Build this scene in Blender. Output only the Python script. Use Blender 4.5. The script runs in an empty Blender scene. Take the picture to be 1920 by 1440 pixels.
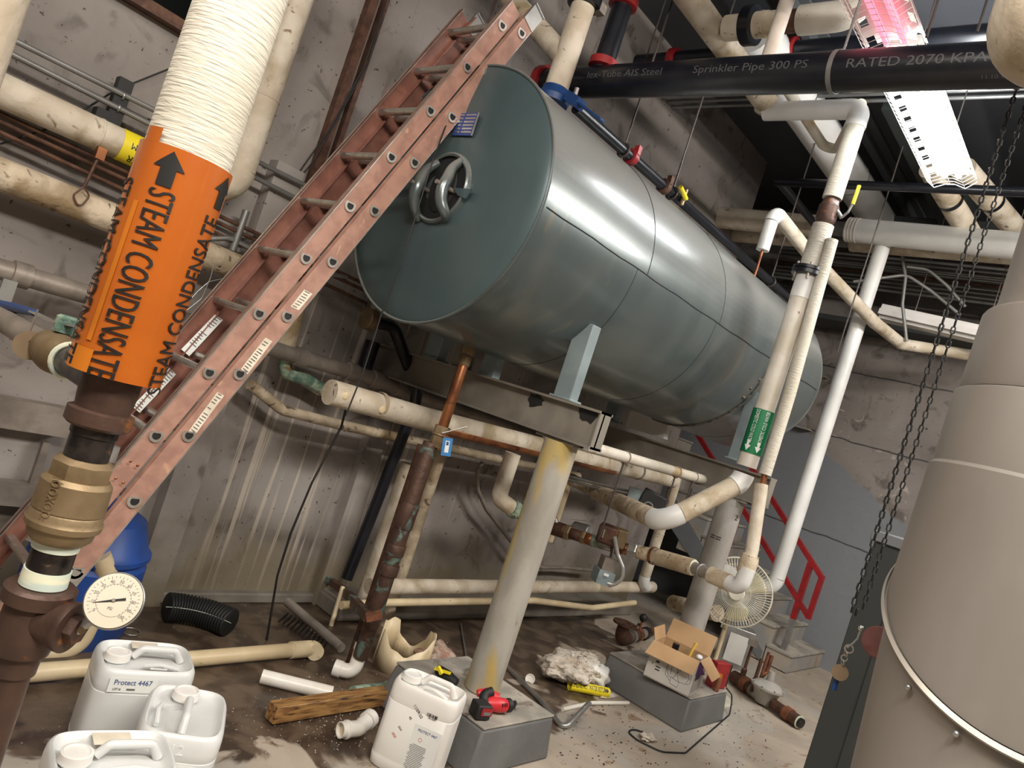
import bpy, bmesh, math, random
from mathutils import Vector, Matrix
from math import sin, cos, pi, radians as R_
random.seed(7)
V = Vector
# ------------------------------------------------------------------ camera
F_PX, EYE = 1388.0, V((0, 0, 1.6))
YAW, PITCH, ROLL = R_(41.567), R_(1.202), R_(18.159)
_f = V((cos(YAW)*cos(PITCH), sin(YAW)*cos(PITCH), sin(PITCH)))
_r = V((sin(YAW), -cos(YAW), 0)); _u = _r.cross(_f)
CR = _r*cos(ROLL) + _u*sin(ROLL)
CU = -_r*sin(ROLL) + _u*cos(ROLL)
cam_d = bpy.data.cameras.new('camera'); cam = bpy.data.objects.new('camera', cam_d)
bpy.context.scene.collection.objects.link(cam); bpy.context.scene.camera = cam
cam_d.sensor_width = 36; cam_d.lens = F_PX/1920*36; cam_d.clip_start = .05
M = Matrix((CR, CU, -_f)).transposed().to_4x4(); M.translation = EYE; cam.matrix_world = M
# ------------------------------------------------------------------ world and room light
sc = bpy.context.scene
sc.view_settings.view_transform = 'Standard'; sc.view_settings.look = 'None'
sc.view_settings.gamma = 1; sc.view_settings.use_curve_mapping = False
sc.view_settings.exposure = 0.0
wd = bpy.data.worlds.new('world'); sc.world = wd; wd.use_nodes = True
wd.node_tree.nodes['Background'].inputs[0].default_value = (.75, .8, 1, 1)
wd.node_tree.nodes['Background'].inputs[1].default_value = .035
def area(loc, aim, sx, sy, w, col):
    l = bpy.data.lights.new('room_lamp', 'AREA'); l.shape = 'RECTANGLE'; l.size = sx; l.size_y = sy
    l.energy = w; l.color = col; o = bpy.data.objects.new('room_lamp', l)
    sc.collection.objects.link(o); o.location = loc
    o.rotation_euler = (V(aim)-V(loc)).to_track_quat('-Z', 'Y').to_euler()
area((.6, -.9, 3.7), (1.6, 1.4, 0), 2.4, .3, 195, (1, .93, .84))
area((-.9, 1.0, 3.9), (1.0, 2.6, .4), 2.4, .3, 95, (1, .93, .85))
area((4.9, -.9, 3.9), (5.2, 1.6, .2), 2.4, .3, 190, (1, .95, .89))
# ------------------------------------------------------------------ rays: a place in the room seen from the eye point
def ray(x, y): return CR*((x-960)/F_PX) - CU*((y-720)/F_PX) + _f
def W(a, v, x, y):
    d = ray(x, y); i = 'XYZ'.index(a); return EYE + d*((v-EYE[i])/d[i])
def HD(x, y, h):
    d = ray(x, y); return EYE + d*(h/math.hypot(d.x, d.y))
def VZ(x, y, z, h): p = HD(x, y, h); return V((p.x, p.y, z))
# ------------------------------------------------------------------ materials
def _mix(nt, fac, a, b):
    m = nt.nodes.new('ShaderNodeMix'); m.data_type = 'RGBA'
    for sck, val in ((m.inputs[0], fac), (m.inputs[6], a), (m.inputs[7], b)):
        if isinstance(val, bpy.types.NodeSocket): nt.links.new(val, sck)
        elif isinstance(val, (int, float)): sck.default_value = val
        else: sck.default_value = (*val, 1)
    return m.outputs[2]
def _noise(nt, co, scale, detail=6, dist=0, st=(1, 1, 1)):
    mp = nt.nodes.new('ShaderNodeMapping'); mp.inputs[3].default_value = st
    nt.links.new(co, mp.inputs[0]); n = nt.nodes.new('ShaderNodeTexNoise')
    n.inputs['Scale'].default_value = scale; n.inputs['Detail'].default_value = detail
    n.inputs['Distortion'].default_value = dist; nt.links.new(mp.outputs[0], n.inputs[0]); return n.outputs[0]
def _ramp(nt, f, lo, hi):
    m = nt.nodes.new('ShaderNodeMapRange'); m.interpolation_type = 'SMOOTHSTEP'
    m.inputs[1].default_value = lo; m.inputs[2].default_value = hi; nt.links.new(f, m.inputs[0]); return m.outputs[0]
def _math(nt, op, a, b=0.):
    m = nt.nodes.new('ShaderNodeMath'); m.operation = op
    for k, val in enumerate((a, b)):
        if isinstance(val, bpy.types.NodeSocket): nt.links.new(val, m.inputs[k])
        else: m.inputs[k].default_value = val
    return m.outputs[0]
def mat(name, c, c2=None, scale=4, rough=.55, metal=0, bump=.0, bscale=40, spots=None, lohi=(.35, .65), bst=(1, 1, 1), st=(1, 1, 1), **kw):
    m = bpy.data.materials.new(name); m.use_nodes = True; nt = m.node_tree; b = nt.nodes['Principled BSDF']
    co = nt.nodes.new('ShaderNodeTexCoord').outputs['Object']
    if c2 is None: c2 = tuple(x*.72 for x in c)
    col = _mix(nt, _ramp(nt, _noise(nt, co, scale, 7, .3, st), *lohi), c, c2)
    for (sc_, ss, lo, hi) in (spots or []):
        col = _mix(nt, _ramp(nt, _noise(nt, co, ss, 5, .6, st), lo, hi), col, sc_)
    nt.links.new(col, b.inputs['Base Color']); b.inputs['Roughness'].default_value = rough; b.inputs['Metallic'].default_value = metal
    if bump:
        bn = nt.nodes.new('ShaderNodeBump'); bn.inputs['Strength'].default_value = bump; bn.inputs['Distance'].default_value = .01
        nt.links.new(_noise(nt, co, bscale, 4, .2, bst), bn.inputs['Height']); nt.links.new(bn.outputs[0], b.inputs['Normal'])
    for k, v in kw.items(): b.inputs[k].default_value = v
    return m
def dust_and_sheen(m, c):  # pale up-facing tint: settled dust plus lamp reflection painted into the colour
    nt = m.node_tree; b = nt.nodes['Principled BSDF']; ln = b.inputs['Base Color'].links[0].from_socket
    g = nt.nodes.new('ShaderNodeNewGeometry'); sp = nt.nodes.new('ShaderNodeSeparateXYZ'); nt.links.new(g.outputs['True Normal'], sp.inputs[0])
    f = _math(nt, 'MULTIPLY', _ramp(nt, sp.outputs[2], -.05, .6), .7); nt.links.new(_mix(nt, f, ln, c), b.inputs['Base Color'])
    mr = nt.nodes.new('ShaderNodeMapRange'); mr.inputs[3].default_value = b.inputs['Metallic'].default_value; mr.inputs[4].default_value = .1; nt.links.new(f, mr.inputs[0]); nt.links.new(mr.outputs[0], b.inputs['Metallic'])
def emit(name, c, s):
    m = bpy.data.materials.new(name); m.use_nodes = True; b = m.node_tree.nodes['Principled BSDF']
    b.inputs['Base Color'].default_value = (*c, 1); b.inputs['Emission Color'].default_value = (*c, 1); b.inputs['Emission Strength'].default_value = s; return m
D = {}
D['cream'] = mat('cream_insulation', (.62, .555, .45), (.46, .385, .285), 6, .75, bump=.6, bscale=20, spots=[((.33, .26, .16), 3.2, .54, .70), ((.20, .14, .085), 17, .64, .72)])
D['dirty'] = mat('dirty_cream_insulation', (.60, .50, .37), (.36, .285, .19), 7, .8, bump=.9, bscale=24, spots=[((.28, .20, .11), 3.5, .52, .68), ((.13, .09, .06), 19, .60, .68)])
D['white'] = mat('white_jacket', (.74, .74, .72), (.64, .63, .60), 3, .4, bump=.05)
D['offwhite'] = mat('off_white_jacket', (.64, .60, .53), (.50, .45, .36), 4, .55, bump=.35, bscale=18, spots=[((.38, .28, .16), 2.6, .56, .72), ((.25, .17, .10), 15, .68, .75)])
D['wrap'] = mat('white_wrap', (.56, .525, .445), (.50, .46, .37), 3, .7, bump=.6, bscale=30, bst=(.5, .5, 5))
D['steel'] = mat('dull_steel_pipe', (.20, .17, .145), (.30, .26, .22), 7, .5, .35, bump=.2)
D['grey'] = mat('grey_conduit', (.26, .26, .25), (.2, .2, .19), 5, .4, .5)
D['black'] = mat('black_pipe', (.004, .005, .009), (.008, .009, .013), 8, .30, 0)
D['blackm'] = mat('matt_black', (.012, .012, .012), None, 8, .6)
D['rustd'] = mat('dark_rust', (.075, .035, .024), (.13, .065, .04), 18, .6, .4, bump=.3)
D['rust'] = mat('orange_rust', (.28, .11, .05), (.15, .06, .035), 14, .6, .4, bump=.3, spots=[((.03, .02, .018), 20, .6, .7)])
D['copper'] = mat('copper_pipe', (.42, .17, .07), (.22, .085, .045), 7, .35, .8, spots=[((.10, .04, .03), 9, .55, .7)])
D['verd'] = mat('corroded_copper', (.115, .064, .045), (.075, .042, .032), 9, .55, .4, bump=.4, spots=[((.14, .22, .19), 9, .54, .62)])
D['green'] = mat('green_corrosion', (.09, .17, .13), (.32, .40, .30), 18, .8, 0, bump=1, bscale=50, spots=[((.25, .13, .04), 22, .6, .7)])
D['brass'] = mat('dull_brass', (.25, .18, .10), (.18, .125, .065), 9, .48, .5, bump=.15)
D['blackpipe'] = mat('stained_black_iron', (.018, .014, .014), (.05, .04, .035), 30, .3, .5, spots=[((.16, .10, .06), 40, .66, .74)])
D['brown'] = mat('brown_iron', (.085, .048, .035), (.06, .034, .026), 10, .45, .4, bump=.2, spots=[((.33, .12, .03), 13, .62, .75)])
D['tape'] = mat('pale_thread_tape', (.70, .70, .52), (.50, .58, .52), 60, .5, st=(.1, .1, 1))
D['galv'] = mat('galvanised_steel', (.45, .45, .43), (.36, .36, .35), 12, .38, .8)
D['alu'] = mat('aluminium', (.62, .59, .54), (.48, .45, .40), 20, .38, .85)
D['fib'] = mat('orange_fibreglass', (.40, .225, .17), (.30, .165, .125), 16, .5, bump=.1, spots=[((.50, .30, .20), 11, .64, .74)])
D['fibred'] = mat('red_brown_fibreglass', (.25, .11, .08), (.18, .075, .055), 14, .35)
D['tank'] = mat('blue_green_tank_paint', (.125, .150, .150), (.098, .122, .124), 2.2, .30, .45, bump=.06, bscale=3, spots=[((.20, .20, .18), 1.6, .56, .80), ((.055, .072, .072), 2.4, .60, .78), ((.17, .165, .135), 7, .66, .76)], st=(1.4, .6, .6), **{'Coat Weight': .3, 'Coat Roughness': .15})
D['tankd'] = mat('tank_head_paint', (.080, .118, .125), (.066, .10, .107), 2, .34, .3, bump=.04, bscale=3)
dust_and_sheen(D['tank'], (.30, .30, .28))
D['seam'] = mat('dark_seam', (.012, .014, .014), None, 4, .6)
D['weld'] = mat('burnt_weld', (.03, .03, .028), (.14, .12, .09), 30, .5, bump=.8)
D['bluegrey'] = mat('blue_grey_paint', (.22, .27, .28), (.17, .21, .22), 5, .5)
D['beam'] = mat('beam_paint', (.155, .135, .112), (.22, .20, .165), 4, .6, bump=.1, spots=[((.012, .010, .009), 2.6, .70, .80)])
D['column'] = mat('column_paint', (.38, .36, .315), (.28, .26, .22), 7, .5, bump=.15, spots=[((.46, .34, .11), 4.2, .46, .57), ((.12, .10, .08), 14, .68, .76)], st=(1, 1, .35))
D['column2'] = mat('column_paint_plain', (.36, .34, .31), (.28, .26, .235), 7, .5, bump=.15, spots=[((.12, .10, .08), 14, .68, .76)], st=(1, 1, .35))
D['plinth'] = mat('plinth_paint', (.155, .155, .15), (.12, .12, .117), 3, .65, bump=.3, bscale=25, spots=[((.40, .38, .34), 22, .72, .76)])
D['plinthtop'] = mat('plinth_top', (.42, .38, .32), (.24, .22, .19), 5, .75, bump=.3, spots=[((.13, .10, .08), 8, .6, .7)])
D['duct'] = mat('stainless_flue', (.33, .30, .27), (.26, .237, .21), 2.2, .46, .35, bump=.10, bscale=5, bst=(1, 1, .4), spots=[((.40, .36, .31), 3.0, .58, .74), ((.20, .175, .15), 6, .66, .74)], st=(1, 1, .5))
D['ducttop'] = mat('flue_band', (.50, .46, .40), None, 4, .4, .4)
D['cab'] = mat('dark_grey_cabinet', (.026, .031, .031), (.032, .037, .036), 2, .5)
D['red'] = mat('red_paint', (.29, .014, .016), (.21, .010, .012), 12, .4)
D['blue'] = mat('blue_paint', (.008, .038, .14), (.012, .05, .17), 6, .4)
D['bluedirty'] = mat('dirty_blue_plastic', (.014, .065, .30), (.02, .05, .18), 4, .45, spots=[((.14, .13, .14), 4, .62, .75)])
D['yellow'] = mat('yellow_plastic', (.80, .66, .02), (.75, .6, .02), 5, .45)
D['orange'] = mat('orange_label', (.40, .098, .007), (.33, .075, .006), 3, .32, bump=.1, bscale=9, **{'Coat Weight': .4})
D['orangel'] = mat('orange_label_overlap', (.50, .15, .012), None, 3, .3)
D['ink'] = mat('black_ink', (.008, .007, .006), None, 3, .5)
D['wink'] = mat('white_ink', (.78, .80, .76), (.7, .7, .7), 3, .5)
D['gink'] = mat('grey_ink', (.16, .15, .14), None, 3, .5)
D['blueink'] = mat('blue_ink', (.03, .06, .22), None, 3, .5)
D['redink'] = mat('red_ink', (.6, .12, .08), None, 3, .5)
D['paper'] = mat('paper_label', (.72, .66, .54), (.60, .53, .42), 9, .7)
D['greenlab'] = mat('green_label', (.006, .17, .062), (.005, .14, .05), 4, .35)
D['pvc'] = mat('pvc_white', (.80, .77, .71), (.72, .68, .60), 8, .35)
D['pvcy'] = mat('pvc_yellowed', (.70, .58, .38), (.58, .46, .28), 6, .4, spots=[((.15, .11, .07), 11, .66, .75)])
D['jug'] = mat('translucent_plastic', (.74, .75, .74), (.69, .70, .68), 4, .35, **{'Subsurface Weight': .35, 'Subsurface Radius': (.08, .08, .07), 'Transmission Weight': .12})
D['jugw'] = mat('white_plastic', (.80, .78, .74), (.74, .72, .68), 4, .4, **{'Subsurface Weight': .15})
D['wood'] = mat('wet_wood', (.36, .20, .07), (.17, .08, .03), 9, .4, bump=.2, st=(1, 8, 8), spots=[((.03, .018, .01), 9, .6, .68)])
D['card'] = mat('cardboard', (.42, .265, .135), (.37, .225, .11), 5, .8)
D['cardw'] = mat('printed_white_card', (.62, .60, .56), (.55, .53, .50), 5, .7)
D['purple'] = mat('purple_print', (.06, .015, .075), None, 5, .6)
D['fluff'] = mat('glass_wool', (.66, .60, .52), (.48, .40, .32), 16, .95, bump=1, bscale=60)
D['tool'] = mat('tool_red', (.60, .022, .030), (.5, .02, .03), 6, .4)
D['fan'] = mat('yellowed_plastic', (.72, .68, .56), None, 5, .4)
D['blade'] = mat('clear_fan_blade', (.62, .56, .36), None, 5, .3, Alpha=.75)
D['dial'] = mat('dial_face', (.56, .51, .41), (.52, .47, .37), 4, .4)
D['glass'] = mat('clear_glass', (.95, .95, .92), None, 4, .05, **{'Transmission Weight': 1.0, 'Alpha': .25})
D['concrete'] = mat('stair_concrete', (.27, .27, .265), (.36, .31, .25), 4, .8, bump=.2, spots=[((.30, .22, .14), 5, .6, .72)])
D['greypaint'] = mat('grey_wall_paint', (.175, .185, .195), (.15, .158, .165), 2, .7, bump=.1)
D['lamp'] = emit('fluorescent_tube', (.93, .97, 1), 60)
D['pinklamp'] = emit('pink_tube', (.95, .22, .32), 1.6)  # weak pink emission given to the tubes of the second fixture
D['dotink'] = mat('faint_grey_ink', (.075, .075, .08), None, 3, .5)
D['housing'] = mat('white_enamel', (.80, .77, .74), (.7, .67, .64), 5, .4)
D['rag'] = mat('stained_rag', (.30, .16, .12), (.45, .36, .28), 25, .9, bump=1)
D['rod'] = mat('dark_steel_rod', (.055, .05, .046), (.08, .065, .055), 9, .5, .4)
D['castgrey'] = mat('cast_grey', (.42, .40, .36), (.34, .32, .28), 8, .6, .1, bump=.2)
D['tag'] = mat('brass_tag', (.26, .19, .12), (.22, .15, .09), 12, .5, .6)
D['maroon'] = mat('maroon_disc', (.17, .06, .05), (.12, .045, .04), 14, .6)
# wall: concrete with drips, grime and a damp foot
def wall_mat(name, far=False):
    m = bpy.data.materials.new(name); m.use_nodes = True; nt = m.node_tree; b = nt.nodes['Principled BSDF']
    co = nt.nodes.new('ShaderNodeTexCoord').outputs['Object']
    sp = nt.nodes.new('ShaderNodeSeparateXYZ'); nt.links.new(co, sp.inputs[0]); X, Y, Z = sp.outputs
    c = _mix(nt, _ramp(nt, _noise(nt, co, 1.4, 8, .4), .35, .68), (.265, .235, .215), (.19, .166, .148))
    c = _mix(nt, _ramp(nt, _noise(nt, co, 4, 8, 1.2), .54, .70), c, (.125, .106, .092))
    c = _mix(nt, _ramp(nt, _noise(nt, co, .9, 5, .6), .52, .66), c, (.33, .30, .275))
    c = _mix(nt, _ramp(nt, _noise(nt, co, 34, 3, .5), .68, .72), c, (.05, .04, .035))
    if not far:
        band = _math(nt, 'MULTIPLY', _ramp(nt, X, 1.8, 2.3), _math(nt, 'SUBTRACT', 1., _ramp(nt, X, 3.7, 4.6)))
        low = _math(nt, 'SUBTRACT', 1., _ramp(nt, Z, 1.7, 2.4))
        drip = _ramp(nt, _noise(nt, co, 1, 3, .15, (26, 26, .55)), .60, .68)
        c = _mix(nt, _math(nt, 'MULTIPLY', _math(nt, 'MULTIPLY', drip, band), low), c, (.50, .44, .37))
        rust = _ramp(nt, _noise(nt, co, 1, 3, .1, (12, 12, .4)), .64, .72)
        c = _mix(nt, _math(nt, 'MULTIPLY', _math(nt, 'MULTIPLY', rust, band), .7), c, (.17, .085, .055))
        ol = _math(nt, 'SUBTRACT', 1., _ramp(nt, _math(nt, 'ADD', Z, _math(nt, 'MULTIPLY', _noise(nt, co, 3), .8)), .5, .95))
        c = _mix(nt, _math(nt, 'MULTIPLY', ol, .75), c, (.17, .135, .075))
    else:
        e = _math(nt, 'ADD', _math(nt, 'MULTIPLY', Y, -.0), Z)
        e = _math(nt, 'SUBTRACT', e, _math(nt, 'MULTIPLY', _math(nt, 'SUBTRACT', Y, 2.3), .55))
        e = _math(nt, 'ADD', e, _math(nt, 'MULTIPLY', _noise(nt, co, 2.2, 6), .35))
        c = _mix(nt, _math(nt, 'SUBTRACT', 1., _ramp(nt, e, 2.05, 2.10)), c, (.19, .20, .212))
        w = _ramp(nt, _noise(nt, co, 7, 8, 1.2), .62, .68)
        w = _math(nt, 'MULTIPLY', w, _math(nt, 'MULTIPLY', _ramp(nt, e, 2.05, 2.2), _math(nt, 'SUBTRACT', 1., _ramp(nt, e, 2.5, 2.9))))
        c = _mix(nt, w, c, (.42, .36, .32))
        for z0 in (3.03, 2.30, 1.27):
            j = _math(nt, 'ABSOLUTE', _math(nt, 'SUBTRACT', _math(nt, 'ADD', Z, _math(nt, 'MULTIPLY', _noise(nt, co, 3, 5), .06)), z0+.03))
            c = _mix(nt, _math(nt, 'SUBTRACT', 1., _ramp(nt, j, .003, .011)), c, (.045, .042, .04))
    nt.links.new(c, b.inputs['Base Color']); b.inputs['Roughness'].default_value = .62
    bn = nt.nodes.new('ShaderNodeBump'); bn.inputs['Strength'].default_value = .25; bn.inputs['Distance'].default_value = .02
    nt.links.new(_noise(nt, co, 9, 8, .3), bn.inputs['Height']); nt.links.new(bn.outputs[0], b.inputs['Normal'])
    return m
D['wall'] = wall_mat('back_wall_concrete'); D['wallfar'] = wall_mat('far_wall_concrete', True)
def floor_mat():
    m = bpy.data.materials.new('damp_concrete_floor'); m.use_nodes = True; nt = m.node_tree; b = nt.nodes['Principled BSDF']
    co = nt.nodes.new('ShaderNodeTexCoord').outputs['Object']
    sp = nt.nodes.new('ShaderNodeSeparateXYZ'); nt.links.new(co, sp.inputs[0]); X, Y, Z = sp.outputs
    c = _mix(nt, _ramp(nt, _noise(nt, co, 2.2, 8, .5), .35, .65), (.43, .36, .285), (.32, .27, .215))
    c = _mix(nt, _ramp(nt, _noise(nt, co, 9, 8, 1), .58, .70), c, (.26, .18, .115))
    c = _mix(nt, _math(nt, 'MULTIPLY', _ramp(nt, _noise(nt, co, 1.3, 5, .4), .5, .56), .35), c, (.36, .37, .35))
    n = _math(nt, 'MULTIPLY', _math(nt, 'SUBTRACT', _noise(nt, co, 2.3, 7, .9), .5), 2.2)
    # damp ground spreads from the wall towards the drain beside the first plinth
    e = _math(nt, 'ADD', _math(nt, 'SUBTRACT', Y, _math(nt, 'MULTIPLY', _ramp(nt, X, 3.2, 4.8), .55)), n)
    e = _math(nt, 'SUBTRACT', e, _math(nt, 'MULTIPLY', _math(nt, 'SUBTRACT', 1., _ramp(nt, X, 1.5, 2.1)), .5))
    e = _math(nt, 'SUBTRACT', e, _math(nt, 'MULTIPLY', _ramp(nt, X, 5.2, 6.2), 1.5))
    wet = _ramp(nt, e, 2.05, 2.17)
    wc = _mix(nt, _ramp(nt, _noise(nt, co, 6, 8, .6), .4, .62), (.055, .037, .026), (.125, .088, .060))
    wc = _mix(nt, _ramp(nt, _noise(nt, co, 60, 3, .5), .70, .74), wc, (.38, .33, .28))
    c = _mix(nt, wet, c, wc)
    sp2 = _ramp(nt, _noise(nt, co, 38, 3, .8), .70, .74)
    c = _mix(nt, _math(nt, 'MULTIPLY', sp2, .7), c, (.07, .05, .035))
    nt.links.new(c, b.inputs['Base Color'])
    mr = nt.nodes.new('ShaderNodeMapRange'); mr.inputs[3].default_value = .7; mr.inputs[4].default_value = .30
    nt.links.new(wet, mr.inputs[0]); nt.links.new(mr.outputs[0], b.inputs['Roughness'])
    bn = nt.nodes.new('ShaderNodeBump'); bn.inputs['Strength'].default_value = .3; bn.inputs['Distance'].default_value = .01
    nt.links.new(_noise(nt, co, 18, 8, .3), bn.inputs['Height']); nt.links.new(bn.outputs[0], b.inputs['Normal'])
    return m
D['floor'] = floor_mat()
D['ceil'] = mat('dark_ceiling', (.060, .062, .070), (.048, .050, .057), 1.5, .8)
D['joist'] = mat('grey_joist', (.10, .105, .115), (.08, .085, .09), 2, .7)
# ------------------------------------------------------------------ mesh helpers
class MB:
    def __init__(s): s.v = []; s.f = []
    def add(s, vs, fs):
        n = len(s.v); s.v += [V(p) for p in vs]; s.f += [tuple(i+n for i in f) for f in fs]; return s
    def box(s, c, sz, rz=0, rot=None):
        m = rot if rot else Matrix.Rotation(rz, 3, 'Z'); c = V(c)
        vs = [c + m @ V((x*sz[0]/2, y*sz[1]/2, z*sz[2]/2)) for z in (-1, 1) for y in (-1, 1) for x in (-1, 1)]
        return s.add(vs, [(0, 2, 3, 1), (4, 5, 7, 6), (0, 1, 5, 4), (2, 6, 7, 3), (0, 4, 6, 2), (1, 3, 7, 5)])
    def bar(s, a, b, w, h, up=(0, 0, 1)):
        a, b = V(a), V(b); d = (b-a).normalized(); u = V(up)
        if abs(d.dot(u)) > .98: u = V((1, 0, 0))
        x = d.cross(u).normalized(); z = x.cross(d)
        m = Matrix((d, x, z)).transposed(); return s.box((a+b)/2, ((b-a).length, w, h), rot=m)
    def tube(s, pts, r, n=16, cap=True, hollow=0):
        pts = [V(p) for p in pts]; k = len(pts); rs = r if isinstance(r, (list, tuple)) else [r]*k
        t0 = (pts[1]-pts[0]).normalized(); ref = V((0, 0, 1)) if abs(t0.z) < .9 else V((1, 0, 0))
        x = t0.cross(ref).normalized(); vs = []
        for i, p in enumerate(pts):
            t = (pts[min(i+1, k-1)]-pts[max(i-1, 0)]).normalized()
            x = (x - t*x.dot(t)).normalized(); y = t.cross(x)
            vs += [p + (x*cos(2*pi*j/n)+y*sin(2*pi*j/n))*rs[i] for j in range(n)]
        fs = [(i*n+j, i*n+(j+1) % n, (i+1)*n+(j+1) % n, (i+1)*n+j) for i in range(k-1) for j in range(n)]
        if cap: fs += [tuple(range(n-1, -1, -1)), tuple((k-1)*n+j for j in range(n))]
        return s.add(vs, fs)
    def lathe(s, o, ax, prof, n=32, cap=True, hexa=None):
        """prof: (distance along the axis, radius)"""
        o, ax = V(o), V(ax).normalized(); ref = V((0, 0, 1)) if abs(ax.z) < .9 else V((1, 0, 0))
        x = ax.cross(ref).normalized(); y = ax.cross(x); n = hexa or n; k = len(prof)
        vs = [o+ax*h+(x*cos(2*pi*j/n)+y*sin(2*pi*j/n))*r for h, r in prof for j in range(n)]
        fs = [(i*n+j, i*n+(j+1) % n, (i+1)*n+(j+1) % n, (i+1)*n+j) for i in range(k-1) for j in range(n)]
        if cap: fs += [tuple(range(n-1, -1, -1)), tuple((k-1)*n+j for j in range(n))]
        return s.add(vs, fs)
    def ring(s, c, ax, R, r, n=32, m=8, a0=0, a1=2*pi):
        c, ax = V(c), V(ax).normalized(); ref = V((0, 0, 1)) if abs(ax.z) < .9 else V((1, 0, 0))
        x = ax.cross(ref).normalized(); y = ax.cross(x)
        full = abs(a1-a0-2*pi) < 1e-6; q = n if full else n+1; vs = []
        for i in range(q):
            a = a0+(a1-a0)*i/n; d = x*cos(a)+y*sin(a)
            vs += [c+d*(R+r*cos(2*pi*j/m))+ax*r*sin(2*pi*j/m) for j in range(m)]
        fs = [(i*m+j, i*m+(j+1) % m, ((i+1) % q)*m+(j+1) % m, ((i+1) % q)*m+j) for i in range(q if full else q-1) for j in range(m)]
        return s.add(vs, fs)
    def prism(s, poly, d):
        """poly: coplanar points; d: thickness vector"""
        n = len(poly); d = V(d); p = [V(q) for q in poly]
        return s.add(p+[q+d for q in p], [tuple(range(n-1, -1, -1)), tuple(range(n, 2*n))]+[(i, (i+1) % n, n+(i+1) % n, n+i) for i in range(n)])
    def ball(s, c, r, n=12, m=8, sq=(1, 1, 1)):
        c = V(c); vs = [c+V((0, 0, r*sq[2]))]
        for i in range(1, m):
            a = pi*i/m; vs += [c+V((sin(a)*cos(2*pi*j/n)*r*sq[0], sin(a)*sin(2*pi*j/n)*r*sq[1], cos(a)*r*sq[2])) for j in range(n)]
        vs.append(c-V((0, 0, r*sq[2]))); fs = [(0, 1+j, 1+(j+1) % n) for j in range(n)]
        for i in range(m-2): fs += [(1+i*n+j, 1+(i+1)*n+j, 1+(i+1)*n+(j+1) % n, 1+i*n+(j+1) % n) for j in range(n)]
        b = len(vs)-1; fs += [(b, b-n+(j+1) % n, b-n+j) for j in range(n)]
        return s.add(vs, fs)
    def build(s, name, m, parent=None, local=False, ang=35, bev=0, **tags):
        me = bpy.data.meshes.new(name)
        off = V((0, 0, 0))
        if parent is not None and not local:
            q = parent
            while q is not None: off = off+q.location; q = q.parent
        own = V((0, 0, 0))
        if parent is None and not local and s.v and tags.get('label'):
            own = V((sum(p.x for p in s.v)/len(s.v), sum(p.y for p in s.v)/len(s.v), min(p.z for p in s.v)))
        me.from_pydata([p-off-own for p in s.v], [], s.f); me.materials.append(D[m] if isinstance(m, str) else m)
        bm = bmesh.new(); bm.from_mesh(me); bmesh.ops.recalc_face_normals(bm, faces=bm.faces); bm.to_mesh(me); bm.free()
        me.polygons.foreach_set('use_smooth', [True]*len(me.polygons)); me.set_sharp_from_angle(angle=R_(ang))
        o = bpy.data.objects.new(name, me); sc.collection.objects.link(o); o.parent = parent; o.location = own
        for k, v in tags.items():
            if v: o[k] = v
        if bev:
            bv = o.modifiers.new('bevel', 'BEVEL'); bv.width = bev; bv.segments = 2; bv.limit_method = 'ANGLE'
        return o
def thing(name, label, cat, loc, group=None, rz=0):
    o = bpy.data.objects.new(name, None); sc.collection.objects.link(o); o.empty_display_size = .05
    o.location = V(loc); o.rotation_euler = (0, 0, rz); o['label'] = label; o['category'] = cat
    if group: o['group'] = group
    return o
def copy_tree(o, parent=None):
    c = o.copy(); sc.collection.objects.link(c); c.parent = parent
    for ch in list(o.children): copy_tree(ch, c)
    return c
def struct(name, mb, m, **k): return mb.build(name, m, kind='structure', local=True, **k)
def arc_path(pts, b):
    """straight legs and rounded corners of a bent run"""
    pts = [V(p) for p in pts]; legs = []; arcs = []; st = pts[0]
    for i in range(1, len(pts)-1):
        a, c, d = pts[i-1], pts[i], pts[i+1]
        u, w = (a-c).normalized(), (d-c).normalized(); ang = u.angle(w, 0)
        if ang > pi-.03: continue
        bb = b; tl = min(bb/math.tan(ang/2), (a-c).length*.48, (d-c).length*.48); bb = tl*math.tan(ang/2)
        ctr = c+(u+w).normalized()*(bb/sin(ang/2)); p0, p1 = c+u*tl, c+w*tl
        e0, e1 = (p0-ctr), (p1-ctr); th = e0.angle(e1); ax = e0.cross(e1).normalized()
        arcs.append([ctr+Matrix.Rotation(th*k/8, 3, ax) @ e0 for k in range(9)]); legs.append((st, p0)); st = p1
    legs.append((st, pts[-1])); return legs, arcs
def smooth(pts, b=.05):
    l, a = arc_path(pts, b); o = []
    for i, (p, q) in enumerate(l):
        o.append(p) if not o or (o[-1]-p).length > 1e-4 else None
        if (o[-1]-q).length > 1e-4: o.append(q)
        if i < len(a): o += a[i][1:]
    return o
def run(name, label, cat, pts, r, m, b=.1, em=None, group=None, bands=0, ef=1.04, sec='pipe_section', n=20, bandm=None):
    """a pipe run: each straight leg and each elbow a part"""
    t = thing(name, label, cat, pts[0], group); legs, arcs = arc_path(pts, b)
    for p, q in legs:
        if (q-p).length > .01: MB().tube([p, q], r, n).build(sec, m, t)
    for a in arcs: MB().tube(a, r*ef, n).build('elbow', em or m, t)
    if bands:
        for p, q in legs:
            L = (q-p).length; k = int(L/bands); d = (q-p).normalized() if L > 1e-6 else None
            for i in range(1, k+1):
                MB().lathe(p+d*(i*bands-.4*bands), d, [(-.006, r*1.0), (-.004, r*1.035), (.004, r*1.035), (.006, r*1.0)], n, cap=False).build('joint_band', bandm or m, t)
    return t
def solid(name, label, cat, pts, r, m, b=.05, group=None, n=12):
    return MB().tube(smooth(pts, b), r, n).build(name, m, label=label, category=cat, group=group)
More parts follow.
